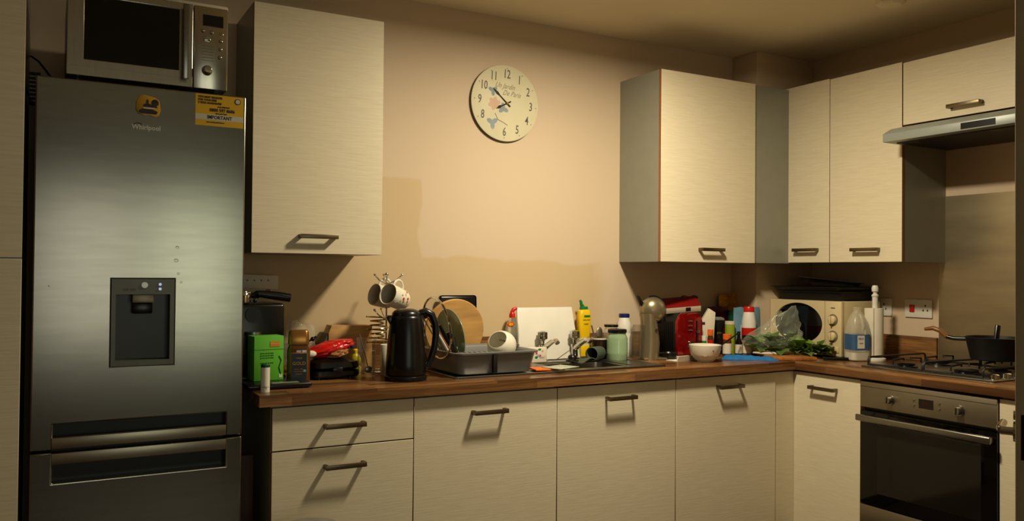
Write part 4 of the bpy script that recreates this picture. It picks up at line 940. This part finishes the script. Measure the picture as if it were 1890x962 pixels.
G().lathe([(0, .001), (.040, .001), (.042, .006), (.042, .030), (.039, .032), (.036, .026), (0, .024)], (.092, -.005, 0)).build('drip_tray', black_m, t)
rings = [rrect(-.098, -.046, -.036, .036, .02, z) for z in (.012, .10)]+[rrect(-.082, -.044, -.03, .03, .018, .165)]
loft(G(), rings).build('water_tank', tank_m, t)
# ------------------------------------------------------------------ toaster
TY = -.245
q0, q1 = at(1251, 640, TY), at(1297, 640, TY); tw = q1.x-q0.x; tz = at(1272, 578, TY).z-WT
t = thing('toaster', 'red and black toaster with chrome buttons on its red end', 'toaster', ((q0.x+q1.x)/2, TY, WT)); hw = tw/2
def tend(h, e): return [(-h, .012), (-h, e*.80), (-h+.012, e*.93), (-h+.034, e), (h-.034, e), (h-.012, e*.93), (h, e*.80), (h, .012)]
G().prism(tend(hw, tz), 0, .022, 'y', .004).build('red_end', redg_m, t); G().prism(tend(hw-.003, tz-.004), .023, .205, 'y', .002).build('black_body', blackm_m, t); G().prism(tend(hw, tz), .206, .228, 'y', .004).build('red_end', redg_m, t)
for i in range(11): y = .04+i*.015; G().box(-hw-.001, -hw-.003+.004, y, y+.005, .03, tz*.80).build('rib', black_m, t)
for i in range(3): G().box(-.018, .012, -.005, .001, tz*.80-i*.022, tz*.80-i*.022+.007, .0025).build('button', chrome_m, t)
G().lathe([(.020, 0), (.019, .010), (.015, .016), (0, .017)], (0, 0, tz*.30), 28, rot).build('dial', chrome_m, t)
G().box(.036, .044, -.002, .001, .05, tz*.82, .001).build('lever_slot', black_m, t); G().box(.030, .050, -.016, -.001, tz*.55, tz*.55+.012, .003).build('lever', chrome_m, t)
g = G()
for x in (-.026, .014): g.box(x, x+.014, .04, .19, tz-.0035, tz-.001, .0005)
g.build('bread_slot', black_m, t)
for x in (-hw+.015, hw-.015):
    for y in (.02, .20): G().cyl((x, y, 0), (x, y, .014), .010, seg=10).build('foot', black_m, t)
# box lying on the toaster
c_ = Vector(((q0.x+q1.x)/2+.005, TY+.09, WT+tz+.008)); t = thing('red_carton', 'red and white carton lying tilted on top of the toaster', 'box', c_, R(-28))
mt = Matrix.Translation((0, 0, .028)) @ Matrix.Rotation(R(-5), 4, 'Y') @ Matrix.Rotation(R(24), 4, 'X')
G().box(-.095, .095, -.055, .055, -.016, .014, .001, mtx=mt).build('carton', card_m, t); G().box(-.095, .095, -.055, .055, .0142, .0155, .0003, mtx=mt).build('red_face', mat('dark_red_card', (128, 16, 14), .4), t)
G().box(.02, .045, -.0558, -.0548, -.010, .010, mtx=mt).build('barcode', tape_m, t)
c2 = Vector(((q0.x+q1.x)/2+.115, TY+.04, WT)); t2 = thing('white_carton', 'white folded carton leaning against the right of the toaster', 'box', c2, R(-30))
G().prism([(-.05, .10), (.03, .235), (.062, .215), (.05, .02), (.03, .0)], -.004, .03, 'y', .001).build('folded_card', card_m, t2); G().box(-.02, .01, -.006, -.004, .155, .167).build('barcode', tape_m, t2)
t = thing('sunglasses', 'dark sunglasses lying folded on top of the red carton', 'glasses', Vector((at(1272, 556, TY+.12).x, TY+.12, WT+tz+.058)))
for x in (-.032, .032): G().sph((x, 0, .010), (.025, .003, .015), 16).build('lens', glassb_m, t)
G().tube([(-.008, 0, .014), (0, 0, .017), (.008, 0, .014)], .002, 6).tube([(-.058, 0, .014), (-.062, .02, .012), (-.05, .08, .002)], .002, 6).tube([(.058, 0, .014), (.062, .02, .012), (.05, .08, .002)], .002, 6).build('frame', black_m, t)
# items on worktop in front of toaster
t = thing('paper_tray', 'open white paper tray lying under the toaster behind the white bowl', 'tray', Vector((at(1250, 655, -.30).x, -.31, WT)), R(12))
G().box(-.07, .11, -.045, .02, .0, .003, .001).prism([(-.07, .003), (.11, .003), (.115, .022), (-.075, .026)], -.047, -.044, 'y').prism([(-.047, .0), (-.044, .0), (-.050, .024), (-.053, .024)], -.07, .11, 'x').build('tray_body', paper_m, t)
p = Vector((at(1301, 655, -.42).x, -.42, WT)); t = thing('cereal_bowl', 'white bowl with faint flower print standing in front of the red toaster', 'bowl', p)
G().lathe([(0, .0), (.036, 0), (.036, .004), (.048, .010), (.066, .036), (.0735, .072), (.0745, .078), (.072, .079), (.064, .040), (.046, .014), (0, .010)], seg=48).build('bowl_body', cera_m, t)
for i in range(9):
    a = R(-90-50+i*13); z = random.choice((.03, .045, .058)); rr = .062+(z-.03)*.22+.0035
    G().sph((rr*cos(a), rr*sin(a), z), (.004, .004, .003), 8).build('flower_print', (edge_m, olive_m)[i % 2], t)
stick('soup_spoon', 'steel spoon resting in the white bowl with its handle up to the right', 'spoon', p+Vector((.0, .0, .022)), Vector((at(1364, 614, -.36).x, -.36, at(1364, 614, -.36).z)), chrome_m, lambda g, d: g.sph((0, 0, 0), (.018, .012, .005), 12), chrome_m, .0045, 'spoon in the white bowl')
# ------------------------------------------------------------------ condiments
def cond(name, label, cat, px0, px1, pyb, pyt, Y, kind, m1, m2, m3=None):
    a, b = at(px0, 630, Y), at(px1, 630, Y); X = (a.x+b.x)/2
    dep = (Vector((X, Y, WT))-CAM).dot(fw); r = (px1-px0)/FPX*dep/2; h = at((px0+px1)/2, pyt, Y).z-WT
    t = thing(name, label, cat, (X, Y, WT))
    if kind == 'jar':
        G().lathe([(0, 0), (r*.95, 0), (r, .004), (r, h*.68), (r*.85, h*.76), (0, h*.76)]).build('body', m1, t); G().lathe([(r*.95, h*.765), (r*.97, h*.78), (r*.97, h), (0, h)]).build('cap', m2, t)
        if m3: G().lathe([(r*1.015, h*.15), (r*1.015, h*.6), (r, h*.6), (r, h*.15)]).build('paper_label', m3, t)
    elif kind == 'bottle':
        G().lathe([(0, 0), (r*.95, 0), (r, .004), (r, h*.55), (r*.5, h*.72), (r*.42, h*.84), (0, h*.84)]).build('body', m1, t); G().lathe([(r*.5, h*.845), (r*.5, h), (0, h)]).build('cap', m2, t)
        if m3: G().lathe([(r*1.02, h*.12), (r*1.02, h*.48), (r, h*.48), (r, h*.12)]).build('paper_label', m3, t)
    elif kind == 'tube':
        G().lathe([(0, 0), (r, 0), (r, h*.9), (0, h*.9)]).build('body', m1, t); G().lathe([(r*1.01, h*.905), (r*1.01, h), (0, h)]).build('cap', m2, t)
        if m3: G().lathe([(r*1.015, h*.1), (r*1.015, h*.55), (r, h*.55), (r, h*.1)]).build('paper_label', m3, t)
    return t
dark_glass = mat('dark_bottle', (20, 14, 10), .1); spice = mat('spice_contents', (96, 56, 30), .3, var=.3, scale=60); wl = paper_m
lime2 = mat('lime_tin', (150, 170, 50), .4)
p = Vector((at(1325, 640, -.16).x, -.16, WT)); t = thing('pepper_mill', 'black pepper mill with steel band, tallest of the jars right of the toaster', 'pepper mill', p)
hz = at(1325, 585, -.16).z-WT
G().lathe([(0, 0), (.026, 0), (.026, hz*.50), (.022, hz*.55), (0, hz*.55)]).build('glass_base', dark_glass, t); G().lathe([(.0225, hz*.551), (.0225, hz*.60), (0, hz*.60)]).build('steel_band', chrome_m, t); G().lathe([(.024, hz*.601), (.033, hz*.85), (.034, hz*.92), (0, hz*.92)]).build('grinder_top', blackm_m, t); G().lathe([(.0335, hz*.921), (.03, hz*.97), (.018, hz), (0, hz)]).build('clear_top', plas_m, t)
cond('spice_jar', 'spice jar with an orange cap between the toaster and the pepper mill', 'jar', 1304, 1317, 640, 608, -.22, 'jar', spice, orange_m, red_m)
cond('spice_jar', 'small jar with a white cap nearest the red end of the toaster', 'jar', 1295, 1304, 645, 620, -.25, 'jar', green_m, white_m, dark_glass)
cond('seasoning_tin', 'tall dark green topped tube behind the lime tin', 'tin', 1343, 1357, 610, 573, -.10, 'tube', dgreen_m, dgreen_m)
cond('seasoning_tin', 'lime yellow tin with a cream lid right of the pepper mill', 'tin', 1338, 1356, 650, 593, -.21, 'tube', lime2, card_m, lime2)
cond('vitamin_pot', 'short pot with an orange cap and white label in front of the lime tin', 'pot', 1334, 1350, 648, 617, -.30, 'jar', spice, orange_m, wl)
cond('sauce_bottle', 'tiny dark bottle with a pale label left of the black capped jar', 'bottle', 1357, 1370, 651, 612, -.30, 'bottle', dark_glass, black_m, wl)
cond('herb_jar', 'jar with black cap and green and white label right of the tiny dark bottle', 'jar', 1370, 1387, 648, 619, -.31, 'jar', plas_m, black_m, wl)
cond('sauce_bottle', 'short amber bottle behind the vitamin pot', 'bottle', 1348, 1358, 640, 612, -.20, 'bottle', spice, white_m, wl)
# red and white bottle
X_ = 2.50; Yb = -.26; q = at(1382, 640, Yb); p = Vector((q.x, Yb, WT)); h = at(1382, 566, Yb).z-WT
t = thing('squeezy_bottle', 'red and white squeezy bottle with red cap right of the spice jars', 'bottle', p)
G().lathe([(0, 0), (.034, 0), (.036, .005), (.036, h*.56), (0, h*.56)]).build('red_body', red_m, t); G().lathe([(.036, h*.561), (.0355, h*.68), (.028, h*.86), (.026, h*.89), (0, h*.89)]).build('white_shoulder', white_m, t); G().lathe([(.027, h*.891), (.027, h*.98), (.024, h), (0, h)]).build('cap', red_m, t)
# blue pouch, yellow crisp bag
def pouch(name, label, cat, px0, px1, pyt, Y, m, pm=None, zb=WT, th=.03):
    a, b = at(px0, pyt, Y), at(px1, pyt, Y); cx = (a.x+b.x)/2; w_ = (b.x-a.x)/2; h = (a.z+b.z)/2-zb
    t = thing(name, label, cat, (cx, Y, zb)); g = G(); bb = bmesh.new(); nx, nz = 14, 12; V = {}
    for s in (0, 1):
        for i in range(nx+1):
            for j in range(nz+1):
                u, v = i/nx*2-1, j/nz; d = th/2*(1-u**4)*(1-v**3)*(1-.25*mn.noise(Vector((u*2, v*2, s*3+cx))))
                edge = abs(u) == 1 or j == nz
                if s and edge: V[s, i, j] = V[0, i, j]; continue
                V[s, i, j] = bb.verts.new((u*w_*(1-.04*v*v), (d if s else -d) if not edge else 0, v*h+.006*mn.noise(Vector((u*3, 0, 0)))*v))
        for i in range(nx):
            for j in range(nz):
                f = [V[s, i, j], V[s, i+1, j], V[s, i+1, j+1], V[s, i, j+1]]
                try: bb.faces.new(f if not s else f[::-1])
                except ValueError: pass
    bmesh.ops.recalc_face_normals(bb, faces=bb.faces)
    g._add(bb); g.build('pouch_body', m, t, ang=80)
    if pm: G().box(-w_*.6, w_*.5, -th/2-.003, -th/2+.002, h*.30, h*.62, .001).build('pouch_label', pm, t)
    return t
pouch('food_pouch', 'pale blue foil pouch behind the red and white bottle', 'packet', 1353, 1403, 567, -.19, lblue_m, mat('pouch_white', (190, 196, 190), .5))
pouch('crisp_packet', 'yellow and red crisp packet against the wall above the spice jars', 'packet', 1326, 1373, 542, -.035, ybag_m, None)
pouch('crisp_packet', 'dark red packet leaning beside the yellow crisp packet', 'packet', 1306, 1345, 566, -.075, mat('maroon_foil', (92, 20, 18), .35, var=.2), None)
# blue cloth
g = G(); bb = bmesh.new(); V = {}; nx, ny = 26, 12
p0_, p1_ = Vector((2.175, -.36, 0)), Vector((2.36, -.545, 0)); dv = p1_-p0_; sv = Vector((dv.y, -dv.x, 0)).normalized()*.035
for s in (0, 1):
    for i in range(nx+1):
        for j in range(ny+1):
            u, v = i/nx, j/ny*2-1
            p = p0_+dv*u+sv*v*(1-.35*u)*(1+.2*sin(u*9)); e = (1-v**4)*(1-abs(2*u-1)**8)
            z = WT+.001+(.022*(1-.35*u)*e*(1+.55*mn.noise(Vector((u*7, v*1.6, 3)))) if s else 0)
            V[s, i, j] = bb.verts.new((p.x, p.y, z))
    for i in range(nx):
        for j in range(ny):
            f = [V[s, i, j], V[s, i+1, j], V[s, i+1, j+1], V[s, i, j+1]]; bb.faces.new(f if s else f[::-1])
for i in range(nx):
    for j in (0, ny): f = [V[0, i, j], V[0, i+1, j], V[1, i+1, j], V[1, i, j]]; bb.faces.new(f)
for j in range(ny):
    for i in (0, nx): f = [V[0, i, j], V[0, i, j+1], V[1, i, j+1], V[1, i, j]]; bb.faces.new(f)
bmesh.ops.recalc_face_normals(bb, faces=bb.faces); g._add(bb)
tag(origin(g.build('dish_cloth', blue_m, ang=80), (2.27, -.45, WT)), 'bright blue folded cloth on the worktop right of the white bowl', 'cloth')
# chopping board with salad
bd = thing('chopping_board', 'wooden chopping board under the salad bag at the inner corner of the worktop', 'chopping board', (2.50, -.435, WT+.001), R(-26))
G().box(-.105, .105, -.165, .165, 0, .016, .004).build('board_body', wood2_m, bd)
sb = thing('salad_bag', 'clear film bag half full of salad leaves on the chopping board', 'bag', (2.47, -.40, WT+.018))
def bagp(px, py, Y): return at(px, py, Y)
g = G(); bb = bmesh.new(); bmesh.ops.create_icosphere(bb, subdivisions=5, radius=1)
bc_ = Vector((2.475, -.40, WT+.07))
for v in bb.verts:
    q = v.co.copy(); n = mn.fractal(q*2.4+Vector((4, 1, 0)), .9, 2, 4); k = max(0, q.z)
    x = q.x*.120*(1-.35*k)+.070*k*k; y = q.y*.08*(1-.3*k); z = q.z*(.06+.11*k)
    v.co = bc_+Vector((x, y-x*.55, z))*(1+.20*n)
    if v.co.z < WT+.0185: v.co.z = WT+.0185
g._add(bb).build('film', bagc_m, sb, world=True, ang=60)
rnd = random.Random(3)
def leafmesh(name, m, parent, c, s, d, k=5, world=True):
    g = G()
    b = bmesh.new(); d = Vector(d).normalized(); side = d.cross(Vector((0, 0, 1)))
    side = side.normalized() if side.length > .1 else Vector((1, 0, 0)); nrm = side.cross(d)
    L = []; Rr = []; Mid = []
    for i in range(k+1):
        u = i/k; w_ = s*.5*sin(pi*min(1, u*.93+.04))*(1+.2*sin(u*14)); bend = nrm*s*(.25*u-.45*u*u)
        c0 = Vector(c)+d*s*u+bend; L.append(b.verts.new(c0-side*w_+nrm*w_*.3)); Rr.append(b.verts.new(c0+side*w_+nrm*w_*.3)); Mid.append(b.verts.new(c0))
    for i in range(k): b.faces.new((L[i], Mid[i], Mid[i+1], L[i+1])); b.faces.new((Mid[i], Rr[i], Rr[i+1], Mid[i+1]))
    ex = bmesh.ops.solidify(b, geom=b.faces[:], thickness=.0012)
    g._add(b)
    lo = min(v.co.z for v in g.bm.verts)
    if lo < WT+.0175: bmesh.ops.translate(g.bm, vec=(0, 0, WT+.0175-lo), verts=g.bm.verts)
    return g.build(name, m, parent, world=world, ang=70)
for i in range(60):
    c = bc_+Vector((rnd.uniform(-.075, .075), 0, rnd.uniform(-.045, .02))); c.y += -(c.x-bc_.x)*.55+rnd.uniform(-.04, .03)
    leafmesh('salad_leaf', (leaf_m, mat('deep_leaf', (92, 128, 50), .5, var=.3, col2=(130, 156, 76)) if i == 1 else bpy.data.materials.get('deep_leaf') or leaf_m)[i % 2], sb, c, rnd.uniform(.05, .085), (rnd.uniform(-1, 1), rnd.uniform(-1, 1), rnd.uniform(-.2, .7)))
lt = thing('lettuce_head', 'loose green lettuce leaves spilling out of the salad bag to the right', 'lettuce', (2.56, -.50, WT+.018))
ca, cb_ = at(1470, 645, -.50), at(1522, 650, -.56)
for i in range(70):
    u = rnd.random(); c = Vector((2.515+.105*u, -.475-.10*u, WT+.02+rnd.uniform(.0, .045)*(1-.5*u)))
    c += Vector((rnd.uniform(-.02, .02), rnd.uniform(-.02, .02), 0))
    leafmesh('leaf', (leaf_m, leaf_m, leafd_m, bpy.data.materials['deep_leaf'])[i % 4], lt, c, rnd.uniform(.04, .07), (rnd.uniform(-.6, 1), rnd.uniform(-1, .4), rnd.uniform(-.1, .9)))
g = G().tube([at(1390, 651, -.40), at(1410, 653, -.42), at(1432, 653, -.45), at(1446, 651, -.465)], 0, 10, rs=[.004, .008, .009, .006])
for v in g.bm.verts: v.co.z = max(WT+.0175, v.co.z)
tag(origin(g.build('parsnip', card_m), (2.42, -.43, WT+.018)), 'pale peeled vegetable lying at the front of the chopping board', 'vegetable')
tag(origin(G().box(-.09, .09, -.012, .012, 0, .014, .005).build('phone', black_m), (0, 0, 0)), 'black slab gadget lying on the worktop in front of the cream microwave', 'gadget')
o = bpy.data.objects['phone']; o.name = 'remote_control'; o.location = (2.655, -.665, WT+.0015); o.rotation_euler = (0, 0, R(-38))
# ------------------------------------------------------------------ cream microwave with trays
MX, MY0, MY1 = 2.685, -.632, -.186
MZ = WT+.012; MH = at(1551, 557, X=MX).z
t = thing('microwave', 'cream microwave with oval black window in the worktop corner', 'microwave', (2.84, (MY0+MY1)/2, WT))
G().box(MX+.02, 2.972, MY0, MY1, MZ, MH, .005).build('casing', cream_m, t, world=True)
split = MY0+.098
yc, zc_, ry, rz_ = (split+.012+MY1-.022)/2, MZ+(MH-MZ)*.56, (MY1-split-.04)/2, (MH-MZ)*.39
def ell(k, n=48): return [(yc+ry*k*cos(2*pi*i/n), zc_+rz_*k*sin(2*pi*i/n)) for i in range(n)]
g = G(); b = bmesh.new(); ov = ell(1); rc = []
for y, z in ov:
    dy, dz = y-yc, z-zc_; s = min(((split+.001-yc) if dy < 0 else (MY1-yc))/dy if abs(dy) > 1e-9 else 1e9, ((MZ-zc_) if dz < 0 else (MH-zc_))/dz if abs(dz) > 1e-9 else 1e9)
    rc.append((yc+dy*s, zc_+dz*s))
for cy_, cz_ in ((split+.001, MZ), (split+.001, MH), (MY1, MZ), (MY1, MH)):
    i = min(range(48), key=lambda k: (rc[k][0]-cy_)**2+(rc[k][1]-cz_)**2); rc[i] = (cy_, cz_)
A1 = [b.verts.new((MX, y, z)) for y, z in rc]; A2 = [b.verts.new((MX, y, z)) for y, z in ov]; A3 = [b.verts.new((MX+.008, y, z)) for y, z in ell(.97)]; A0 = [b.verts.new((MX+.02, y, z)) for y, z in rc]
for A, B in ((A0, A1), (A1, A2), (A2, A3)):
    for i in range(48): b.faces.new((A[i], A[(i+1) % 48], B[(i+1) % 48], B[i]))
bmesh.ops.recalc_face_normals(b, faces=b.faces)
d_ = g._add(b).build('door', cream_m, t, world=True, ang=25)
G().prism(ell(.985), MX+.006, MX+.010, 'x').build('window', glassb_m, d_, world=True)
p_ = G().box(MX, MX+.02, MY0, split-.001, MZ, MH, .003).build('control_panel', cream_m, t, world=True)
rx = Matrix.Rotation(R(-90), 4, 'Y')
for fz in (.66, .36):
    z = MZ+(MH-MZ)*fz; y = (MY0+split)/2
    G().lathe([(.029, 0), (.028, .003), (.026, .004), (.024, .004)], (MX, y, z), 32, rx).build('dial_ring', mat('ring_grey%d' % int(fz*100), (120, 112, 90), .4), p_, world=True)
    k = G().lathe([(.022, 0), (.020, .014), (.016, .017), (0, .017)], (MX, y, z), 32, rx); k.box(MX-.026, MX-.014, y-.004, y+.004, z-.019, z+.019, .002); k.build('dial', cream_m, p_, world=True)
G().box(MX-.0008, MX, (MY0+split)/2-.012, (MY0+split)/2+.012, MZ+(MH-MZ)*.87, MZ+(MH-MZ)*.885).build('print_line', tape_m, p_, world=True)
G().box(MX-.0008, MX, (MY0+split)/2-.0, (MY0+split)/2+.02, MZ+(MH-MZ)*.21, MZ+(MH-MZ)*.225).build('print_line', tape_m, p_, world=True)
G().box(MX-.004, MX, MY0+.012, split-.012, MZ+.018, MZ+.050, .003).build('door_button', cream_m, p_, world=True)
for x in (2.74, 2.94):
    for y in (MY0+.04, MY1-.04): G().cyl((x, y, WT+.0005), (x, y, MZ+.001), .014, seg=12).build('foot', black_m, t, world=True)
def tray(name, label, c, L, W, H, rz, lean=0, m=blackm_m, cat='baking tray'):
    o = thing(name, label, cat, c, rz, None); o.rotation_euler = (R(lean), 0, rz)
    loft(G(), [rrect(-L/2+.015, L/2-.015, -W/2+.015, W/2-.015, .02, .0), rrect(-L/2+.006, L/2-.006, -W/2+.006, W/2-.006, .02, H*.9), rrect(-L/2-.008, L/2+.008, -W/2-.008, W/2+.008, .025, H), rrect(-L/2-.008, L/2+.008, -W/2-.008, W/2+.008, .025, H+.002), rrect(-L/2+.008, L/2-.008, -W/2+.008, W/2-.008, .02, H*.93), rrect(-L/2+.018, L/2-.018, -W/2+.018, W/2-.018, .02, .003)]).build('tray_body', m, o)
    return o
tc_ = Vector((2.835, -.41, MH+.001))
tray('roasting_tin', 'deep black roasting tin directly on top of the cream microwave', tc_, .27, .40, .045, 0)
tray('baking_tray', 'flat black baking tray in the middle of the stack on the cream microwave', tc_+Vector((-.005, .0, .050)), .31, .43, .016, R(0))
tray('baking_tray', 'black tray lying turned on top of the stack on the cream microwave', tc_+Vector((.0, -.02, .082)), .24, .30, .020, R(42), 6)
# plastic milk jug
p = Vector((2.715, -.70, WT)); p.x = at(1582, 650, -.70).x; h = at(1582, 567, -.70).z-WT
t = thing('milk_jug', 'half empty plastic milk jug with blue label beside the cream microwave', 'bottle', p, R(-20))
def mj(a, z, c=.02): return rrect(-a, a, -a*.95, a*.95, min(c, a*.9), z)
loft(G(), [mj(.040, 0), mj(.0465, .006), mj(.0465, h*.55), mj(.045, h*.66, .03), mj(.038, h*.78, .03), mj(.024, h*.88, .02), mj(.0175, h*.92, .017), mj(.0175, h*.97, .017), mj(.019, h*.975, .018), mj(.019, h, .018)]).build('jug_body', milk_m, t)
G().tube([(.004, -.036, h*.56), (.006, -.040, h*.66), (.004, -.030, h*.80), (.0, -.018, h*.87)], 0, 10, rs=[.008, .0095, .009, .007]).build('handle', milk_m, t)
loft(G(), [mj(.0405, .003), mj(.0455, .008), mj(.0455, h*.16)]).build('milk', white_m, t)
loft(G(), [mj(.0472, h*.21), mj(.0472, h*.50)], False).build('blue_label', mat('label_blue', (60, 96, 140), .5, var=.1), t)
G().box(-.026, .010, -.0462, -.0450, h*.24, h*.48).build('white_label', paper_m, t); text('MILK', .013, mat('label_ink', (50, 80, 130), .5), t, (-.008, -.0465, h*.42), name='lettering'); text('semi', .010, bpy.data.materials['label_ink'], t, (-.008, -.0465, h*.34), name='lettering')
# paper towel
p = Vector((2.87, -.735, WT)); q = at(1615, 655, -.735); p.x = q.x; hh_ = at(1613, 527, -.735).z-WT
t = thing('paper_towel_holder', 'white wooden kitchen roll holder with turned knob and a thin roll', 'paper towel', p)
G().lathe([(0, 0), (.048, 0), (.049, .005), (.048, .012), (.04, .016), (0, .016)], seg=36).build('base', white_m, t)
G().lathe([(0, .016), (.013, .016), (.013, hh_-.055), (.016, hh_-.052), (.016, hh_-.046), (.009, hh_-.040), (.009, hh_-.034), (.015, hh_-.028), (.016, hh_-.012), (.011, hh_), (0, hh_)]).build('spindle', white_m, t)
rl = G().lathe([(.014, .020), (.037, .020), (.0375, .024), (.0375, hh_-.112), (.036, hh_-.108), (.014, hh_-.108)], seg=36)
rl.box(-.039, -.030, -.02, .03, .024, hh_-.108, .002); rl.build('paper_roll', paper_m, t)
# ceiling fitting
tag(origin(G().lathe([(0, 0), (.062, 0), (.060, -.014), (.045, -.022), (0, -.022)], seg=8, mtx=Matrix.Translation((2.475, -1.05, ZC-.0005))).build('smoke_alarm', white_w, ang=20), (2.475, -1.05, ZC)), 'pale octagonal fitting on the ceiling above the hob', 'ceiling fitting')
# pendant base of the ceiling lamp that lights the room (above the frame)
t = thing('ceiling_lamp', 'ceiling lamp with opaque shade above the room, out of frame', 'lamp', (1.28, -1.12, ZC))
G().lathe([(0, -.0005), (.15, -.0005), (.15, -.075), (.146, -.075), (.146, -.01), (0, -.01)], seg=36).build('shade', white_m, t)
# bin in front of the drawers and things in the gap
bq = at(565, 958, Y=-.80)
t = thing('pedal_bin', 'dark round bin lid just showing at the bottom edge in front of the drawers', 'bin', (bq.x, -.84, 0))
G().lathe([(0, 0), (.10, 0), (.105, .01), (.11, .50), (0, .50)], seg=40).build('bin_body', blackm_m, t); G().lathe([(.112, .501), (.112, .52), (.09, bq.z-.012), (.04, bq.z+.001), (0, bq.z+.003)], seg=40).build('lid', grey_m, t)
t = thing('wooden_plank', 'dark brown board standing in the gap between fridge and drawers', 'board', (-.055, -.45, 0))
G().box(-.022, .022, -.02, .02, 0, .70, .004).build('plank', mat('gap_brown', (70, 40, 22), .6), t)

# repeats of one kind share a group phrase
GR = {'base_cabinet': 'cream base cabinets', 'wall_cabinet': 'cream wall cabinets', 'spice_jar': 'spice jars by the toaster', 'seasoning_tin': 'seasoning tins by the toaster', 'sauce_bottle': 'small bottles by the toaster',
      'crisp_packet': 'crisp packets by the wall', 'baking_tray': 'baking trays on the cream microwave', 'storage_jar': 'jars behind the sink', 'chopping_board': 'chopping boards', 'microwave': 'microwaves'}
for o in bpy.data.objects:
    k = o.name.split('.')[0]
    if o.parent is None and k in GR and o.get('label') and not o.get('group') and sum(1 for q in bpy.data.objects if q.parent is None and q.name.split('.')[0] == k) > 1: o['group'] = GR[k]
